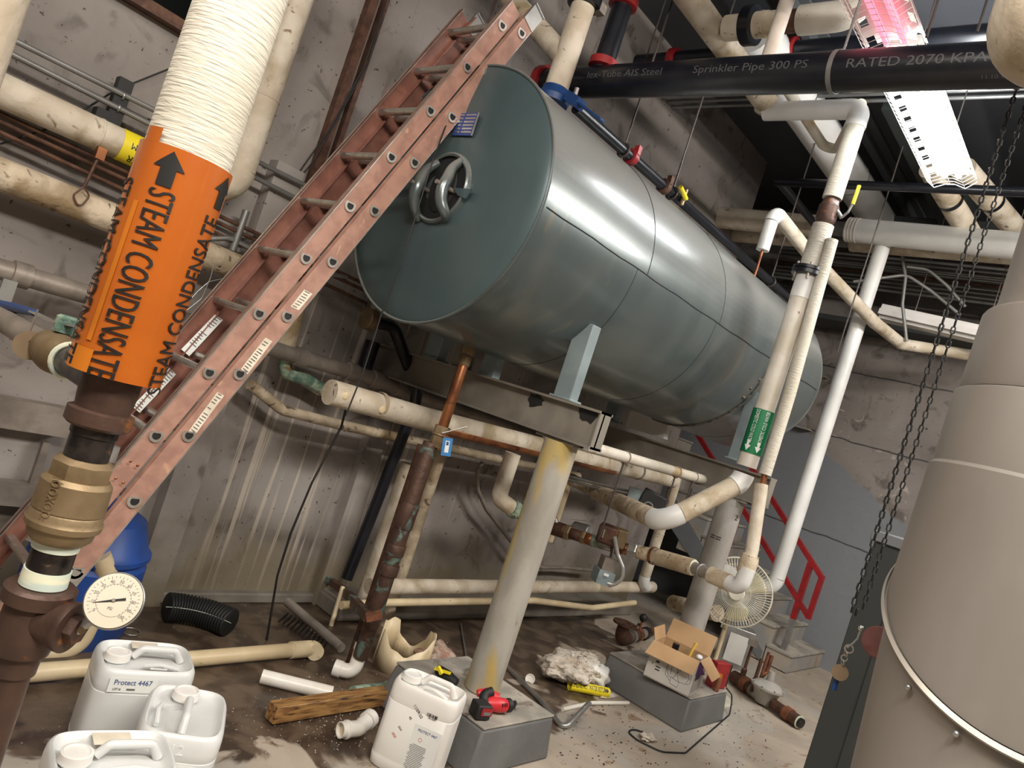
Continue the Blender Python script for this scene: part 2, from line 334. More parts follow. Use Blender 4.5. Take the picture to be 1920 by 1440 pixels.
def hanger(x, label, c, d, R, top, group='rod hangers', rodr=.006):
    t = thing('pipe_hanger', label, 'pipe hanger', c, group)
    MB().ring(c, d, R+.006, .006, 24, 6).build('clevis', 'rod', t)
    MB().tube([V(c)+V((0, 0, R+.01)), V((c[0], c[1], top))], rodr, 8).build('rod', 'rod', t); return t
_tc = {}
def glyphs(txt, size, depth=.0012, step=None):
    """flat letter solids in the xy plane, centred"""
    cu = bpy.data.curves.new('t', 'FONT'); cu.body = txt; cu.size = size; cu.extrude = depth/2
    cu.align_x = 'CENTER'; cu.align_y = 'CENTER'; cu.resolution_u = 3
    o = bpy.data.objects.new('t', cu); sc.collection.objects.link(o)
    dg = bpy.context.evaluated_depsgraph_get(); me = bpy.data.meshes.new_from_object(o.evaluated_get(dg))
    bpy.data.objects.remove(o); bpy.data.curves.remove(cu)
    bm = bmesh.new(); bm.from_mesh(me); bpy.data.meshes.remove(me)
    if step:
        ys = [v.co.y for v in bm.verts]; y = min(ys)+step
        while y < max(ys):
            bmesh.ops.bisect_plane(bm, geom=bm.verts[:]+bm.edges[:]+bm.faces[:], plane_co=(0, y, 0), plane_no=(0, 1, 0)); y += step
    bm.verts.index_update(); vs = [v.co.copy() for v in bm.verts]; fs = [tuple(v.index for v in f.verts) for f in bm.faces]; bm.free()
    return vs, fs
def text_flat(txt, size, o, xd, yd, depth=.0012, sx=1.0):
    """letters on a plane: xd reading direction, yd letter-up direction"""
    o, xd, yd = V(o), V(xd).normalized(), V(yd).normalized(); nz = xd.cross(yd); vs, fs = glyphs(txt, size, depth)
    return MB().add([o+xd*v.x*sx+yd*v.y+nz*v.z for v in vs], fs)
def poly_cyl(poly, o, ax, r, start, rd):
    o, ax = V(o), V(ax).normalized(); e = (V(start)-ax*V(start).dot(ax)).normalized(); g = ax.cross(e)
    bm = bmesh.new(); bm.faces.new([bm.verts.new((p[0], p[1], 0)) for p in poly]); y = min(p[1] for p in poly)+.003
    while y < max(p[1] for p in poly):
        bmesh.ops.bisect_plane(bm, geom=bm.verts[:]+bm.edges[:]+bm.faces[:], plane_co=(0, y, 0), plane_no=(0, 1, 0)); y += .004
    bmesh.ops.triangulate(bm, faces=bm.faces[:]); bm.verts.index_update(); out = []
    for v in bm.verts:
        a = -rd*v.co.y/r; out.append(o+ax*(rd*v.co.x)+(e*cos(a)+g*sin(a))*(r+.0009))
    fs = [tuple(v.index for v in f.verts) for f in bm.faces]; bm.free(); return MB().add(out, fs)
def text_cyl(txt, size, o, ax, r, start, rd, sx=1.0, depth=.001):
    """letters wrapped on a cylinder: reading along the axis direction rd*ax; start = outward direction of the text's middle"""
    o, ax = V(o), V(ax).normalized(); e = (V(start)-ax*V(start).dot(ax)).normalized(); g = ax.cross(e)
    vs, fs = glyphs(txt, size, depth, step=.008); out = []
    for v in vs:
        rr = r+v.z+.0008; a = -rd*v.y/r
        out.append(o+ax*(rd*v.x*sx)+(e*cos(a)+g*sin(a)*(1))*rr)
    return MB().add(out, fs)
# ================================================================== SETTING
WY = 3.72; FX = 8.2; CZ = 4.78; WX = 6.92
struct('floor', MB().box((3.2, 1.2, -.05), (10.4, 11, .1)), 'floor')
hx0, hx1, hz0 = .3, 1.5, 2.78     # dark opening high in the back wall
w = MB().box(((-2+hx0)/2, WY+.15, CZ/2), (hx0+2, .3, CZ)).box(((hx0+hx1)/2, WY+.15, hz0/2), (hx1-hx0, .3, hz0)).box(((hx1+WX)/2, WY+.15, CZ/2), (WX-hx1, .3, CZ))
struct('wall_back', w, 'wall')
struct('wall_far', MB().box((FX+.1, 1.2, CZ/2), (.2, 11, CZ)), 'wallfar')
struct('wall_behind', MB().box((-2.1, 1.2, CZ/2), (.2, 11, CZ)), 'wall')
struct('wall_right', MB().box((3.1, -4.1, CZ/2), (10.2, .2, CZ)), 'wall')
struct('wall_recess', MB().box((4.1, 6.6, CZ/2), (8.2, .2, CZ)), 'cab')
struct('ceiling', MB().box((3.2, 1.2, CZ+.05), (10.4, 11, .1)), 'ceil')
struct('trim_1', MB().box((4.75, 3.56, .05), (3.5, .32, .10)).box((1.9, 3.70, .03), (2.2, .06, .06)), 'beam', bev=.01)
# shallow pilasters and a splayed brace cast with the wall
struct('trim_2', MB().box((1.92, WY-.04, 1.2), (.16, .10, 2.4)).box((3.06, WY-.03, CZ/2), (.14, .08, CZ)), 'wall')
struct('trim_3', MB().box(((hx0+hx1)/2+.05, WY-.02, hz0-.03), (hx1-hx0+.2, .10, .05)).box((hx1+.02, WY-.02, (hz0+CZ)/2), (.05, .1, CZ-hz0)), 'rustd')
for i, y in enumerate((2.5, 1.2, -.1, -1.4)):
    struct('trim_%d' % (5+i), MB().box((3.2, y, CZ-.12), (10.2, .06, .02)).box((3.2, y, CZ-.02), (10.2, .16, .02)).box((3.2, y, CZ-.07), (10.2, .02, .12)), 'joist')
# ================================================================== TANK
X0, TY, TZ, TR, X1 = 2.176, 2.706, 2.418, .628, 5.72
tank = thing('storage_tank', 'large horizontal blue-green steel storage tank with a round manway in its near end', 'tank', (3.6, TY, 1.79))
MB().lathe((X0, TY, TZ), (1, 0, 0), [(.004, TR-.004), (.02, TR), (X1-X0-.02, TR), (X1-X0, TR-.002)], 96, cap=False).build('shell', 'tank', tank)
MB().lathe((X0, TY, TZ), (1, 0, 0), [(-.055, .001), (-.053, .12), (-.046, .28), (-.030, .44), (-.012, .55), (-.004, TR-.02), (.006, TR-.004), (.03, TR-.006)], 96, cap=False).build('near_head', 'tankd', tank, ang=60)
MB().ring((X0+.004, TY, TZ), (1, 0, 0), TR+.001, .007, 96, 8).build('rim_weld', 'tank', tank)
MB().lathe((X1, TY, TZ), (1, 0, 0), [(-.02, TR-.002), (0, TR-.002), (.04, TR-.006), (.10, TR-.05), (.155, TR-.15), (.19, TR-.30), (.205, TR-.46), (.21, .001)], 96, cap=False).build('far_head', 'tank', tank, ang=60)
def cyl_hit(x, y, r=TR):
    d = ray(x, y); oy, oz = EYE.y-TY, EYE.z-TZ
    a = d.y**2+d.z**2; b = 2*(oy*d.y+oz*d.z); c = oy*oy+oz*oz-r*r; D_ = b*b-4*a*c
    t = (-b-math.sqrt(max(D_, 0)))/(2*a); return EYE+d*t
def tang(p): return math.atan2(p.z-TZ, p.y-TY)
def tpt(x, a, r=TR): return V((x, TY+r*cos(a), TZ+r*sin(a)))
AL = tang(cyl_hit(1200, 507))
MB().tube([tpt(X0+.03+k*(X1-X0-.05)/30, AL+.004*sin(k*1.7), TR) for k in range(31)], .0032, 6).build('lengthwise_seam', 'seam', tank)
def girth(xp, a0, a1, r=.0028, m='seam', nm='girth_seam'):
    MB().tube([tpt(xp, a0+(a1-a0)*k/28, TR) for k in range(29)], r, 6).build(nm, m, tank)
xs = [cyl_hit(1212, 520).x, cyl_hit(1345, 617).x, cyl_hit(1190, 520).x]
girth(xs[0], AL, AL-1.75); girth(xs[1], AL, AL-1.6)
girth(xs[2], AL, AL+1.5, .002); girth(cyl_hit(1335, 625).x, AL, AL+1.4, .0018)
xw = cyl_hit(1440, 690).x; girth(xw, AL, AL+1.7, .010, 'weld', 'torn_weld'); girth(cyl_hit(1490, 715).x, AL-1.3, AL+1.6, .0015)
for px, py, s in ((1395, 745, .03), (1408, 728, .022), (1425, 712, .026)):
    p = cyl_hit(px, py); MB().ball(p, s*.5, 8, 6, (1.6, .6, .8)).build('torn_weld', 'weld', tank)
# manway
mc = W('X', X0-.05, 831, 354); mR = .5*((W('X', X0-.05, 861, 290)-W('X', X0-.05, 840, 417)).length)
mw = MB().lathe(mc, (1, 0, 0), [(-.018, mR-.012), (-.022, mR-.002), (-.016, mR+.006), (.02, mR+.012)], 48, cap=False)
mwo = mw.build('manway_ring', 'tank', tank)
MB().lathe(mc, (1, 0, 0), [(-.018, mR-.012), (-.004, mR-.014), (-.004, .001)], 48, cap=False).build('manway_cover', 'seam', tank)
MB().ball(mc+V((-.004, 0, 0)), mR*.72, 20, 10, (.12, .72, 1)).build('cover_plate', 'blackm', tank)
def yoke(px, nm='yoke'):
    n = len(px); pts = [W('X', X0-.055-.075*sin(pi*i/(n-1)), *p) for i, p in enumerate(px)]
    q = []
    for i in range(n-1):
        for k in range(5):
            t = k/5; a = pts[max(i-1, 0)]; b, c = pts[i], pts[i+1]; d = pts[min(i+2, n-1)]
            q.append(.5*((2*b)+(c-a)*t+(2*a-5*b+4*c-d)*t*t+(3*b-a-3*c+d)*t**3))
    q.append(pts[-1]); m = len(q)
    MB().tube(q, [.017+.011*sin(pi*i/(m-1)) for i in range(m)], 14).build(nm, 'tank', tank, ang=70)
yoke([(867, 301), (848, 316), (838, 336), (829, 354), (827, 378), (834, 399), (836, 412)])
yoke([(822, 305), (797, 321), (785, 343), (777, 366), (778, 390), (785, 412)])
for p in ((824, 343), (776, 342)):
    c = W('X', X0-.15, *p); o = MB().lathe(c, (1, 0, 0), [(0, .017), (.016, .018)], hexa=6).build('yoke_nut', 'steel', tank)
    MB().lathe(c, (1, 0, 0), [(-.02, .010), (.11, .010)], 12).build('yoke_bolt', 'steel', tank)
MB().prism([W('X', X0-.075, *p) for p in ((850, 352), (884, 354), (872, 372), (858, 366))], (.008, 0, 0)).build('lug', 'tankd', tank)
a, b, c_, d_ = [W('X', X0-.055, *p) for p in ((862, 213), (900, 212), (886, 255), (848, 254))]
MB().prism([a, b, c_, d_], (-.003, 0, 0)).build('nameplate', 'blueink', tank)
pl = MB()
for k in range(6):
    t0 = (k+.35)/6.6; t1 = t0+.075; L = lambda t, s: (a.lerp(d_, t)).lerp(b.lerp(c_, t), s)
    for (s0, s1) in ((.12, .30), (.40, .88)): pl.prism([L(t0, s0), L(t0, s1), L(t1, s1), L(t1, s0)], (-.0045, 0, 0))
pl.build('nameplate_lines', 'galv', tank)
MB().prism([b, b.lerp(a, .06), c_.lerp(d_, .06), c_], (-.005, 0, 0)).build('nameplate_edge', 'galv', tank)
# saddles and pads
BZ1 = 1.682; BX1, BX2 = 2.9, 4.84
def saddle(bx, y, w=.105):
    s = 1 if y > TY else -1; zt = TZ-math.sqrt(max(TR**2-(y-TY)**2, 0))+.04
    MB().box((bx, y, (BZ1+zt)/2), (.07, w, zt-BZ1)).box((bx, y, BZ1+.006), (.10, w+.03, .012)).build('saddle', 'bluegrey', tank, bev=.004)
saddle(BX1, 2.21); saddle(BX2, 2.15, .08); saddle(BX1, 3.2); saddle(BX2, 3.2)
for px, m in ((925, 'bluegrey'), (868, 'beam'), (808, 'bluegrey')):
    p = W('X', BX1, px, 680); y = p.y; zt = TZ-math.sqrt(TR**2-(y-TY)**2)
    MB().box((BX1, y, (BZ1+zt)/2), (.06, .10, zt-BZ1+.02)).build('bearing_pad', m, tank)
for px in (1215,):
    p = W('X', BX2, px, 800); MB().box((BX2, p.y, 1.74), (.06, .34, .12)).build('bearing_pad', 'cardw', tank)
# two I-beams on two columns on two plinths
def ibeam(x, y0, y1, ztop, h, label):
    t = thing('support_beam', label, 'steel beam', (x, (y0+y1)/2, ztop-h), 'tank support beams'); ym, L = (y0+y1)/2, y1-y0
    MB().box((x-.012, ym, ztop-h/2), (.012, L, h-.02)).build('web', 'beam', t)
    MB().box((x, ym, ztop-.006), (.11, L, .012)).build('top_flange', 'beam', t)
    MB().box((x, ym, ztop-h+.006), (.11, L, .012)).build('bottom_flange', 'beam', t)
    MB().box((x, y0+.004, ztop-h/2), (.09, .008, h)).build('end_plate', 'beam', t)
    return t
b1 = ibeam(BX1, 1.95, 3.70, BZ1, .185, 'near painted steel beam under the tank, its end plate facing the red saw'); b2 = ibeam(BX2, 1.85, 3.70, BZ1-.035, .20, 'far steel beam under the tank, behind the green water label')
for bx, px in ((b1, (1005, 748)), (b1, (1105, 775))):
    p = W('X', BX1-.021, *px); q = []
    for k in range(16): rr = .045*random.uniform(.7, 1.25); q.append(p+V((0, rr*cos(k*pi/8)*1.3, rr*sin(k*pi/8)*.8-.008)))
    MB().prism(q, (-.0015, 0, 0)).build('scorch_mark', 'blackm', b1)
C1, C2 = V((2.93, 2.17, .22)), V((4.84, 2.08, .2))
def column(c, top, r, label, m='column'):
    t = thing('pipe_column', label, 'column', c, 'tank support columns')
    MB().tube([c, (c.x, c.y, top)], r, 40).build('post', m, t)
    MB().box((c.x, c.y, top+.005), (.13, .24, .012)).box((c.x, c.y-.11, top+.02), (.03, .02, .03)).build('cap_plate', 'beam', t)
    return t
c1 = column(C1, BZ1-.20, .086, 'round steel column with a yellow stain down its side on the near plinth')
c2 = column(C2, BZ1-.25, .086, 'round steel column standing behind the open cardboard box, beside the fan', 'column2')
for k, (px, py, tx) in enumerate(((1389, 975, '2'), (1340, 1008, '=='))):
    p = HD(px, py, math.hypot(C2.x, C2.y)-.09); e = V((p.x-C2.x, p.y-C2.y, 0)).normalized()
    vs_, fs_ = glyphs(tx, .05 if tx == '2' else .07, step=.008)
    MB().add([V((C2.x, C2.y, p.z+v.y))+(Matrix.Rotation(v.x/.087, 3, 'Z') @ e)*(.0875+v.z) for v in vs_], fs_).build('painted_mark', 'ink', c2)
def plinth(x0, x1, y0, y1, h, label, skew=.0):
    t = thing('concrete_plinth', label, 'plinth', ((x0+x1)/2, (y0+y1)/2, 0), 'column plinths')
    b = [(x0-.03, y0-.02), (x1+.03, y0-.02), (x1+.03, y1+.02), (x0-.03, y1+.02)]; tp = [(x0+.01, y0), (x1, y0), (x1, y1), (x0+.01, y1)]
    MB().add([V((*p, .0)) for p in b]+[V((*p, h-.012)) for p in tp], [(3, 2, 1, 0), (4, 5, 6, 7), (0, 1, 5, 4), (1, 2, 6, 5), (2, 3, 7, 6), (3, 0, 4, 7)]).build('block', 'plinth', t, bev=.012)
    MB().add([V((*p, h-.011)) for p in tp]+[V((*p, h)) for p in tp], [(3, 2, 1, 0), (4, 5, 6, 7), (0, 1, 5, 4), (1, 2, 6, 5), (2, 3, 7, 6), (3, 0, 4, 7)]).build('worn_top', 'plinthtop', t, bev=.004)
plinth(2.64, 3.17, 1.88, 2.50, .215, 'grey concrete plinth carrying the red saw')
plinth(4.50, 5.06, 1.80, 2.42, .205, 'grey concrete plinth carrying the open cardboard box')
# ================================================================== LADDER
LY, LW, SP = 2.70, .395, .2976; la = R_(66.9); LU = V((cos(la), 0, sin(la))); LN = V((sin(la), 0, -cos(la)))
LB = V((.83, 0, 0)); q0 = W('Y', LY, 944, 47); s_top = (q0-V((0, q0.y, 0))-LB).dot(LU)
LB = V((q0.x, 0, q0.z))-LU*s_top; LB = LB-LU*(LB.z/LU.z)*1.0
s0 = (V((q0.x, 0, q0.z))-LB).dot(LU)
lad = thing('extension_ladder', 'orange fibreglass extension ladder leaning up past the near end of the tank', 'ladder', (LB.x, LY+.2, 0))
def section(off, s_a, s_b, rungs, yin, nm, sec_name):
    for side, y in ((-1, LY+yin), (1, LY+LW-yin)):
        s = side; f = MB()
        ca, cb = LB+LU*s_a+LN*off+V((0, y, 0)), LB+LU*s_b+LN*off+V((0, y, 0))
        f.bar(ca, cb, .004, .079, up=LN)
        for e in (-1, 1): f.bar(ca+LN*e*.0375-V((0, s*.012, 0)), cb+LN*e*.0375-V((0, s*.012, 0)), .026, .004, up=LN)
        rail = f.build('side_rail', 'fib' if s < 0 else 'fibred', lad)
        e = 1 if off > .02 else -1
        MB().bar(ca+LN*e*.0385+V((0, s*.0, 0)), cb+LN*e*.0385, .008, .0035, up=LN).bar(ca+LN*e*.0385-V((0, s*.02, 0)), cb+LN*e*.0385-V((0, s*.02, 0)), .02, .002, up=LN).build('rail_edge', 'alu', rail)
        MB().bar(ca-LU*.01, ca+LU*.05, .02, .072, up=LN).build('rail_shoe', 'alu', rail)
    for s in rungs:
        c = LB+LU*s+LN*off; a_, b_ = c+V((0, LY+yin-.004, 0)), c+V((0, LY+LW-yin+.004, 0)); r = .0175
        # D-shaped rung: flat step on top
        up = V((0, 0, 1)); fw = V((1, 0, 0)); prof = [(r*cos(t), r*sin(t)) for t in [R_(145)+R_(250)*k/14 for k in range(15)]]
        def dd(sc_, o_): return [o_+fw*x*sc_+up*((y)*sc_) for x, y in prof]
        P0, P1 = dd(1, a_), dd(1, b_); n = len(P0)
        g = MB().add(P0+P1, [(i, (i+1) % n, n+(i+1) % n, n+i) for i in range(n)]).build('rung', 'alu', lad, ang=40)
        O, I = [a_-V((0, .006, 0))+fw*.0265*cos(R_(145)+R_(250)*k/14*1.0)+up*.0265*sin(R_(145)+R_(250)*k/14) for k in range(15)], dd(.92, a_-V((0, .006, 0)))
        O2 = [p+V((0, .008, 0)) for p in O]
        MB().add(O+I+O2, [(i, (i+1) % n, n+(i+1) % n, n+i) for i in range(n)]+[(i, (i+1) % n, 2*n+(i+1) % n, 2*n+i) for i in range(n)]).build('rung_collar', 'alu', g)
        MB().add([p+V((0, .003, 0)) for p in I], [tuple(range(n))]).build('rung_bore', 'blackm', g)
q1 = W('Y', LY, 974, 62); off2 = (V((q1.x, 0, q1.z))-LB).dot(LN); s1_ = (V((q1.x, 0, q1.z))-LB).dot(LU)
qe = W('Y', LY, 120, 1088); se = (V((qe.x, 0, qe.z))-LB).dot(LU)
section(0, 0, s0+.13, [s0-SP*k for k in range(int(s0/SP)+1) if s0-SP*k > .08], .014, 'base', 'base')
section(off2, se, s1_+.13, [s1_-SP*k for k in range(12) if s1_-SP*k > se+.02], -.008, 'fly', 'fly')
for y in (LY-.008, LY+LW+.008):
    c = LB+LU*(s1_+.11)+LN*off2+V((0, y, 0)); MB().bar(c-LU*.05, c+LU*.05, .016, .08, up=LN).bar(c+LU*.05, c+LU*.058, .03, .085, up=LN).build('end_cap', 'galv', lad)
def sticker(px, m='paper', y=LY-.012, nm='warning_label'):
    ps = [W('Y', y, *p) for p in px]; o = MB().prism(ps, (0, .002, 0)).build(nm, m, lad)
    g = MB(); a, b, c, d = ps; n = max(4, int((b-a).length/.012))
    for k in range(n):
        t = (k+.5)/n
        if random.random() < .2: continue
        u0 = random.uniform(.10, .18); u1 = random.uniform(.6, .9)
        L = lambda s, u: a.lerp(b, s).lerp(d.lerp(c, s), u)
        g.prism([L(t, u0), L(t+.3/n, u0), L(t+.3/n, u1), L(t, u1)], (0, -.0012, 0))
    g.build('label_print', 'gink', o)
sticker([(545, 575), (571, 543), (586, 551), (560, 582)]); sticker([(347, 818), (408, 735), (420, 742), (358, 826)], 'paper'); sticker([(452, 692), (498, 633), (511, 640), (464, 702)])
yf = LY+LW-.035
sticker([(340, 655), (403, 590), (418, 600), (355, 668)], 'wink', yf); sticker([(248, 762), (318, 690), (330, 702), (262, 774)], 'wink', yf)
for p in ((245, 865), (258, 873), (217, 897), (231, 905)):
    MB().ball(W('Y', LY-.01, *p), .006, 8, 6, (1, .5, 1)).build('rivet', 'copper', lad)
lk = W('Y', LY+.05, 205, 850); MB().box(lk, (.05, .03, .06), rot=None).build('rung_lock', 'galv', lad)
# ================================================================== ORANGE STEAM CONDENSATE RISER (near left)
AX = HD(300, 450, 1.69); AX = V((AX.x, AX.y, 0)); AH = math.hypot(AX.x, AX.y)
def AZ(x, y): return HD(x, y, AH).z
riser = thing('condensate_riser', 'white wrapped riser nearest the camera with an orange STEAM CONDENSATE band over brass fittings', 'pipe', (AX.x, AX.y, 0))
zt, zl = AZ(347, 297), AZ(204, 700)
MB().tube([(AX.x, AX.y, zt-.02), (AX.x, AX.y, CZ)], .0835, 48).build('wrapped_insulation', 'wrap', riser)
lab = MB().lathe((AX.x, AX.y, 0), (0, 0, 1), [(zl, .089), (zt, .0905)], 48, cap=False).build('orange_label', 'orange', riser)
EC = V((-AX.x, -AX.y, 0)).normalized()
def arot(deg): return Matrix.Rotation(R_(deg), 3, 'Z') @ EC
for deg, rd, z, arrow in ((-16, -1, zl+(zt-zl)*.405, True), (-74, -1, zl+(zt-zl)*.42, False), (62, 1, zl+(zt-zl)*.38, True)):
    e = arot(deg)
    text_cyl('STEAM CONDENSATE', .072, (AX.x, AX.y, z), (0, 0, 1), .091, e, rd, .535).build('lettering', 'ink', lab)
    if arrow:
        poly = [(-.015, -.034), (.015, -.034), (.015, .002), (.030, .002), (0, .036), (-.030, .002), (-.015, .002)]
        poly_cyl([(rd*h, u) for u, h in poly], (AX.x, AX.y, zt-.045), (0, 0, 1), .0912, e, rd).build('arrow', 'ink', lab)
e = arot(-62); text_cyl('TO BE APPLIED OVER DRY CLEAN SURFACE', .010, (AX.x, AX.y, (zt+zl)/2-.02), (0, 0, 1), .091, e, -1, .8).build('fine_print', 'ink', lab)
def wr(d0, d1, z0, z1, m, rr=.0912):
    n = 10; vs = []
    for z in (z0, z1): vs += [V((AX.x, AX.y, z))+arot(d0+(d1-d0)*k/n)*rr for k in range(n+1)]
    MB().add(vs, [(k, k+1, n+2+k, n+1+k) for k in range(n)]).build('label_overlap', m, lab)
wr(-62, -38, zt-.002, zt+.028, 'orange', .0905); wr(-45, -38, zl+.06, zt-.12, 'orangel'); wr(-66, -30, zl, zl+.045, 'orangel')
def rl(nm, m, prof, hexa=None, n=40): return MB().lathe((AX.x, AX.y, 0), (0, 0, 1), prof, n, hexa=hexa).build(nm, m, riser)
z1, z2, z3, z4, z5, z6, z7, z8, z9, z10, z11, z12 = [AZ(*p) for p in ((196, 725), (183, 765), (172, 797), (160, 860), (148, 898), (120, 985), (105, 1012), (88, 1030), (72, 1062), (60, 1095), (30, 1180), (10, 1215))]
rl('iron_reducer', 'brown', [(z2, .052), (z1, .056), (zl+.03, .058)])
rl('union_ring', 'brown', [(z3, .056), (z3+.006, .063), (z2-.004, .063), (z2, .054)])
rl('iron_nipple', 'blackpipe', [(z4, .042), (z3-.02, .042), (z3-.018, .045), (z3, .046)])
rl('valve_hex', 'brass', [(z5, .056), (z5+.01, .058), (z4-.008, .058), (z4+.002, .046)], hexa=8)
vb = rl('valve_body', 'brass', [(z6, .070), (z6+.012, .072), (z6+.02, .068), (z6+.03, .068), (z6+.033, .066), (z6+.036, .068), (z5-.006, .066), (z5+.004, .058)])
text_cyl('FOOXOOI', .026, (AX.x, AX.y, (z6+z5)/2+.012), (0, 0, 1), .0665, arot(-30), 1, .75, depth=.003).build('cast_letters', 'brass', vb)
rl('valve_tail', 'brass', [(z7, .050), (z7+.01, .060), (z6, .064)])
rl('thread_tape', 'tape', [(z8+.006, .0435), (z7, .0445)]); rl('iron_nipple', 'blackpipe', [(z9, .041), (z7, .041)]); rl('thread_tape', 'tape', [(z10+.004, .0445), (z9, .0435)])
tee = rl('tee_fitting', 'brown', [(z12, .052), (z12+.02, .056), (z11, .058), (z10-.035, .054), (z10-.03, .066), (z10-.004, .067), (z10+.002, .060)])
rl('lower_pipe', 'brown', [(0, .034), (z12-.05, .034), (z12-.045, .040), (z12, .042), (z12+.004, .052)])
GP = EYE+ray(215, 1127)*1.47
tc = V((AX.x, AX.y, (z11+z10)/2-.01)); gd = (GP-tc); gd.z = 0; gl = gd.length; gd.normalize()
MB().lathe(tc, gd, [(.02, .046), (.075, .048), (.078, .05), (.090, .05)], 28).build('tee_branch', 'brown', riser)
MB().lathe(tc, gd, [(.088, .030), (.108, .028)], hexa=6).build('hex_bushing', 'brown', riser)
gz = V((0, 0, GP.z-tc.z))
# pressure gauge screwed into the branch
gn = (EYE-GP).normalized(); gn = (gn+CR*-.22+V((0, 0, .12))).normalized()
gau = thing('pressure_gauge', 'round cream-faced pressure gauge screwed into the fitting above the jugs', 'gauge', GP)
MB().lathe(GP, gn, [(-.040, .028), (-.036, .050), (-.004, .052), (.004, .0535), (.009, .0535), (.010, .050)], 48).build('case', 'blackm', gau)
MB().ring(GP+gn*.004, gn, .0525, .0034, 48, 10).build('bezel', 'galv', gau)
MB().lathe(GP, gn, [(.0095, .0525), (.0105, .0525)], 48).build('dial', 'dial', gau)
gx = (CR-gn*CR.dot(gn)).normalized(); gy = gn.cross(gx); gx = Matrix.Rotation(R_(-14), 3, gn) @ gx; gy = gn.cross(gx)
tk = MB()
for k in range(31):
    a = R_(225-270*k/30); r0, r1 = (.041, .047) if k % 3 == 0 else (.0435, .047)
    d = gx*cos(a)+gy*sin(a); tk.bar(GP+gn*.0107+d*r0, GP+gn*.0107+d*r1, .0008, .0004, up=gn)
for k in range(25):
    a = R_(225-270*k/24); d = gx*cos(a)+gy*sin(a); tk.bar(GP+gn*.0107+d*.0290, GP+gn*.0107+d*.0315, .0007, .0004, up=gn)
tk.ring(GP+gn*.0107, gn, .0315, .0003, 40, 4); tk.build('scale_marks', 'gink', gau)
for k, s in enumerate(('0', '10', '20', '30', '40', '50', '60', '70', '80', '90', '100')):
    a = R_(225-27*k); text_flat(s, .0085, GP+gn*.011+(gx*cos(a)+gy*sin(a))*.0365, gx, gy, .0004).build('numerals', 'gink', gau)
text_flat('PSI', .008, GP+gn*.011-gy*.016, gx, gy, .0004).build('numerals', 'gink', gau)
nd = (CR*cos(R_(8))+CU*sin(R_(8))); nd = (nd-gn*nd.dot(gn)).normalized(); ns = gn.cross(nd)
MB().prism([GP+gn*.0115-nd*.038, GP+gn*.0115+ns*.0022, GP+gn*.0115+nd*.012+ns*.002, GP+gn*.0115+nd*.022+ns*.0025, GP+gn*.0115+nd*.022-ns*.0025, GP+gn*.0115+nd*.012-ns*.002, GP+gn*.0115-ns*.0022], gn*.0008).build('needle', 'ink', gau)
MB().lathe(GP, gn, [(.011, .004), (.0135, .003)], 12).build('needle_hub', 'steel', gau)
st = tc+gd*.10; MB().tube([st, st.lerp(GP-gn*.02, .5), GP-gn*.03], .011, 12).build('stem', 'galv', gau)
MB().lathe(st, (GP-gn*.03-st).normalized(), [(.004, .014), (.016, .014)], hexa=6).build('stem_hex', 'brass', gau)
# side branch with the blue-handled ball valve, running to the wall behind the riser
def WX(x, y): return W('X', AX.x, x, y)
pa, pb = WX(20, 612), WX(185, 705); zbr = (pa.z+pb.z)/2
vy = WX(108, 655).y
vt = thing('ball_valve', 'ball valve with a blue-sleeved lever behind the orange lettered band', 'valve', (AX.x, vy, zbr))
MB().lathe((AX.x, vy, zbr), (0, 1, 0), [(-.075, .034), (-.06, .038), (-.05, .046), (.0, .050), (.05, .046), (.06, .038), (.085, .036)], 28).build('body', 'brass', vt)
MB().lathe((AX.x, vy, zbr), (0, 0, 1), [(.05, .024), (.085, .024), (.09, .018)], 20).build('bonnet', 'green', vt)
l0 = V((AX.x, vy-.02, zbr+.10)); pts = [W('X', AX.x, *p) for p in ((140, 612), (98, 603), (62, 585), (-40, 562))]
MB().bar(pts[0], pts[1], .022, .005).bar(pts[1], pts[2], .022, .005).build('lever', 'galv', vt)
MB().tube([pts[2]+(pts[1]-pts[2])*.1, pts[2].lerp(pts[3], .3), pts[3]], [.009, .013, .013], 12).build('blue_sleeve', 'blue', vt)
tp = WX(55, 648); tp = EYE+(tp-EYE)*.93; tn = (EYE-tp).normalized()
tg = MB().lathe(tp, tn, [(0, .034), (.002, .034)], 32).build('valve_tag', 'tag', label='round brass tag stamped 1 wired to the blue-handled valve', category='tag')
text_flat('1', .03, tp+tn*.0025, CR, CU, .001).build('stamped_number', 'ink', tg)
MB().tube([tp+CU*.03, tp+CU*.06+CR*.012, tp+CU*.085+CR*.02], .0022, 8).build('wire', 'steel', tg)
br = thing('side_branch_pipe', 'short grey steel branch pipe running from the riser back to the wall', 'pipe', (AX.x, vy+.3, zbr))
MB().tube([(AX.x, vy+.07, zbr), (AX.x, 3.70, zbr)], .033, 24).build('pipe_section', 'steel', br)
MB().tube([(AX.x, AX.y+.03, zbr), (AX.x, vy-.06, zbr)], .035, 24).build('pipe_section', 'blackpipe', br)
MB().ring((AX.x, vy-.10, zbr), (0, 1, 0), .038, .007, 24, 8).build('grooved_ring', 'tape', br)
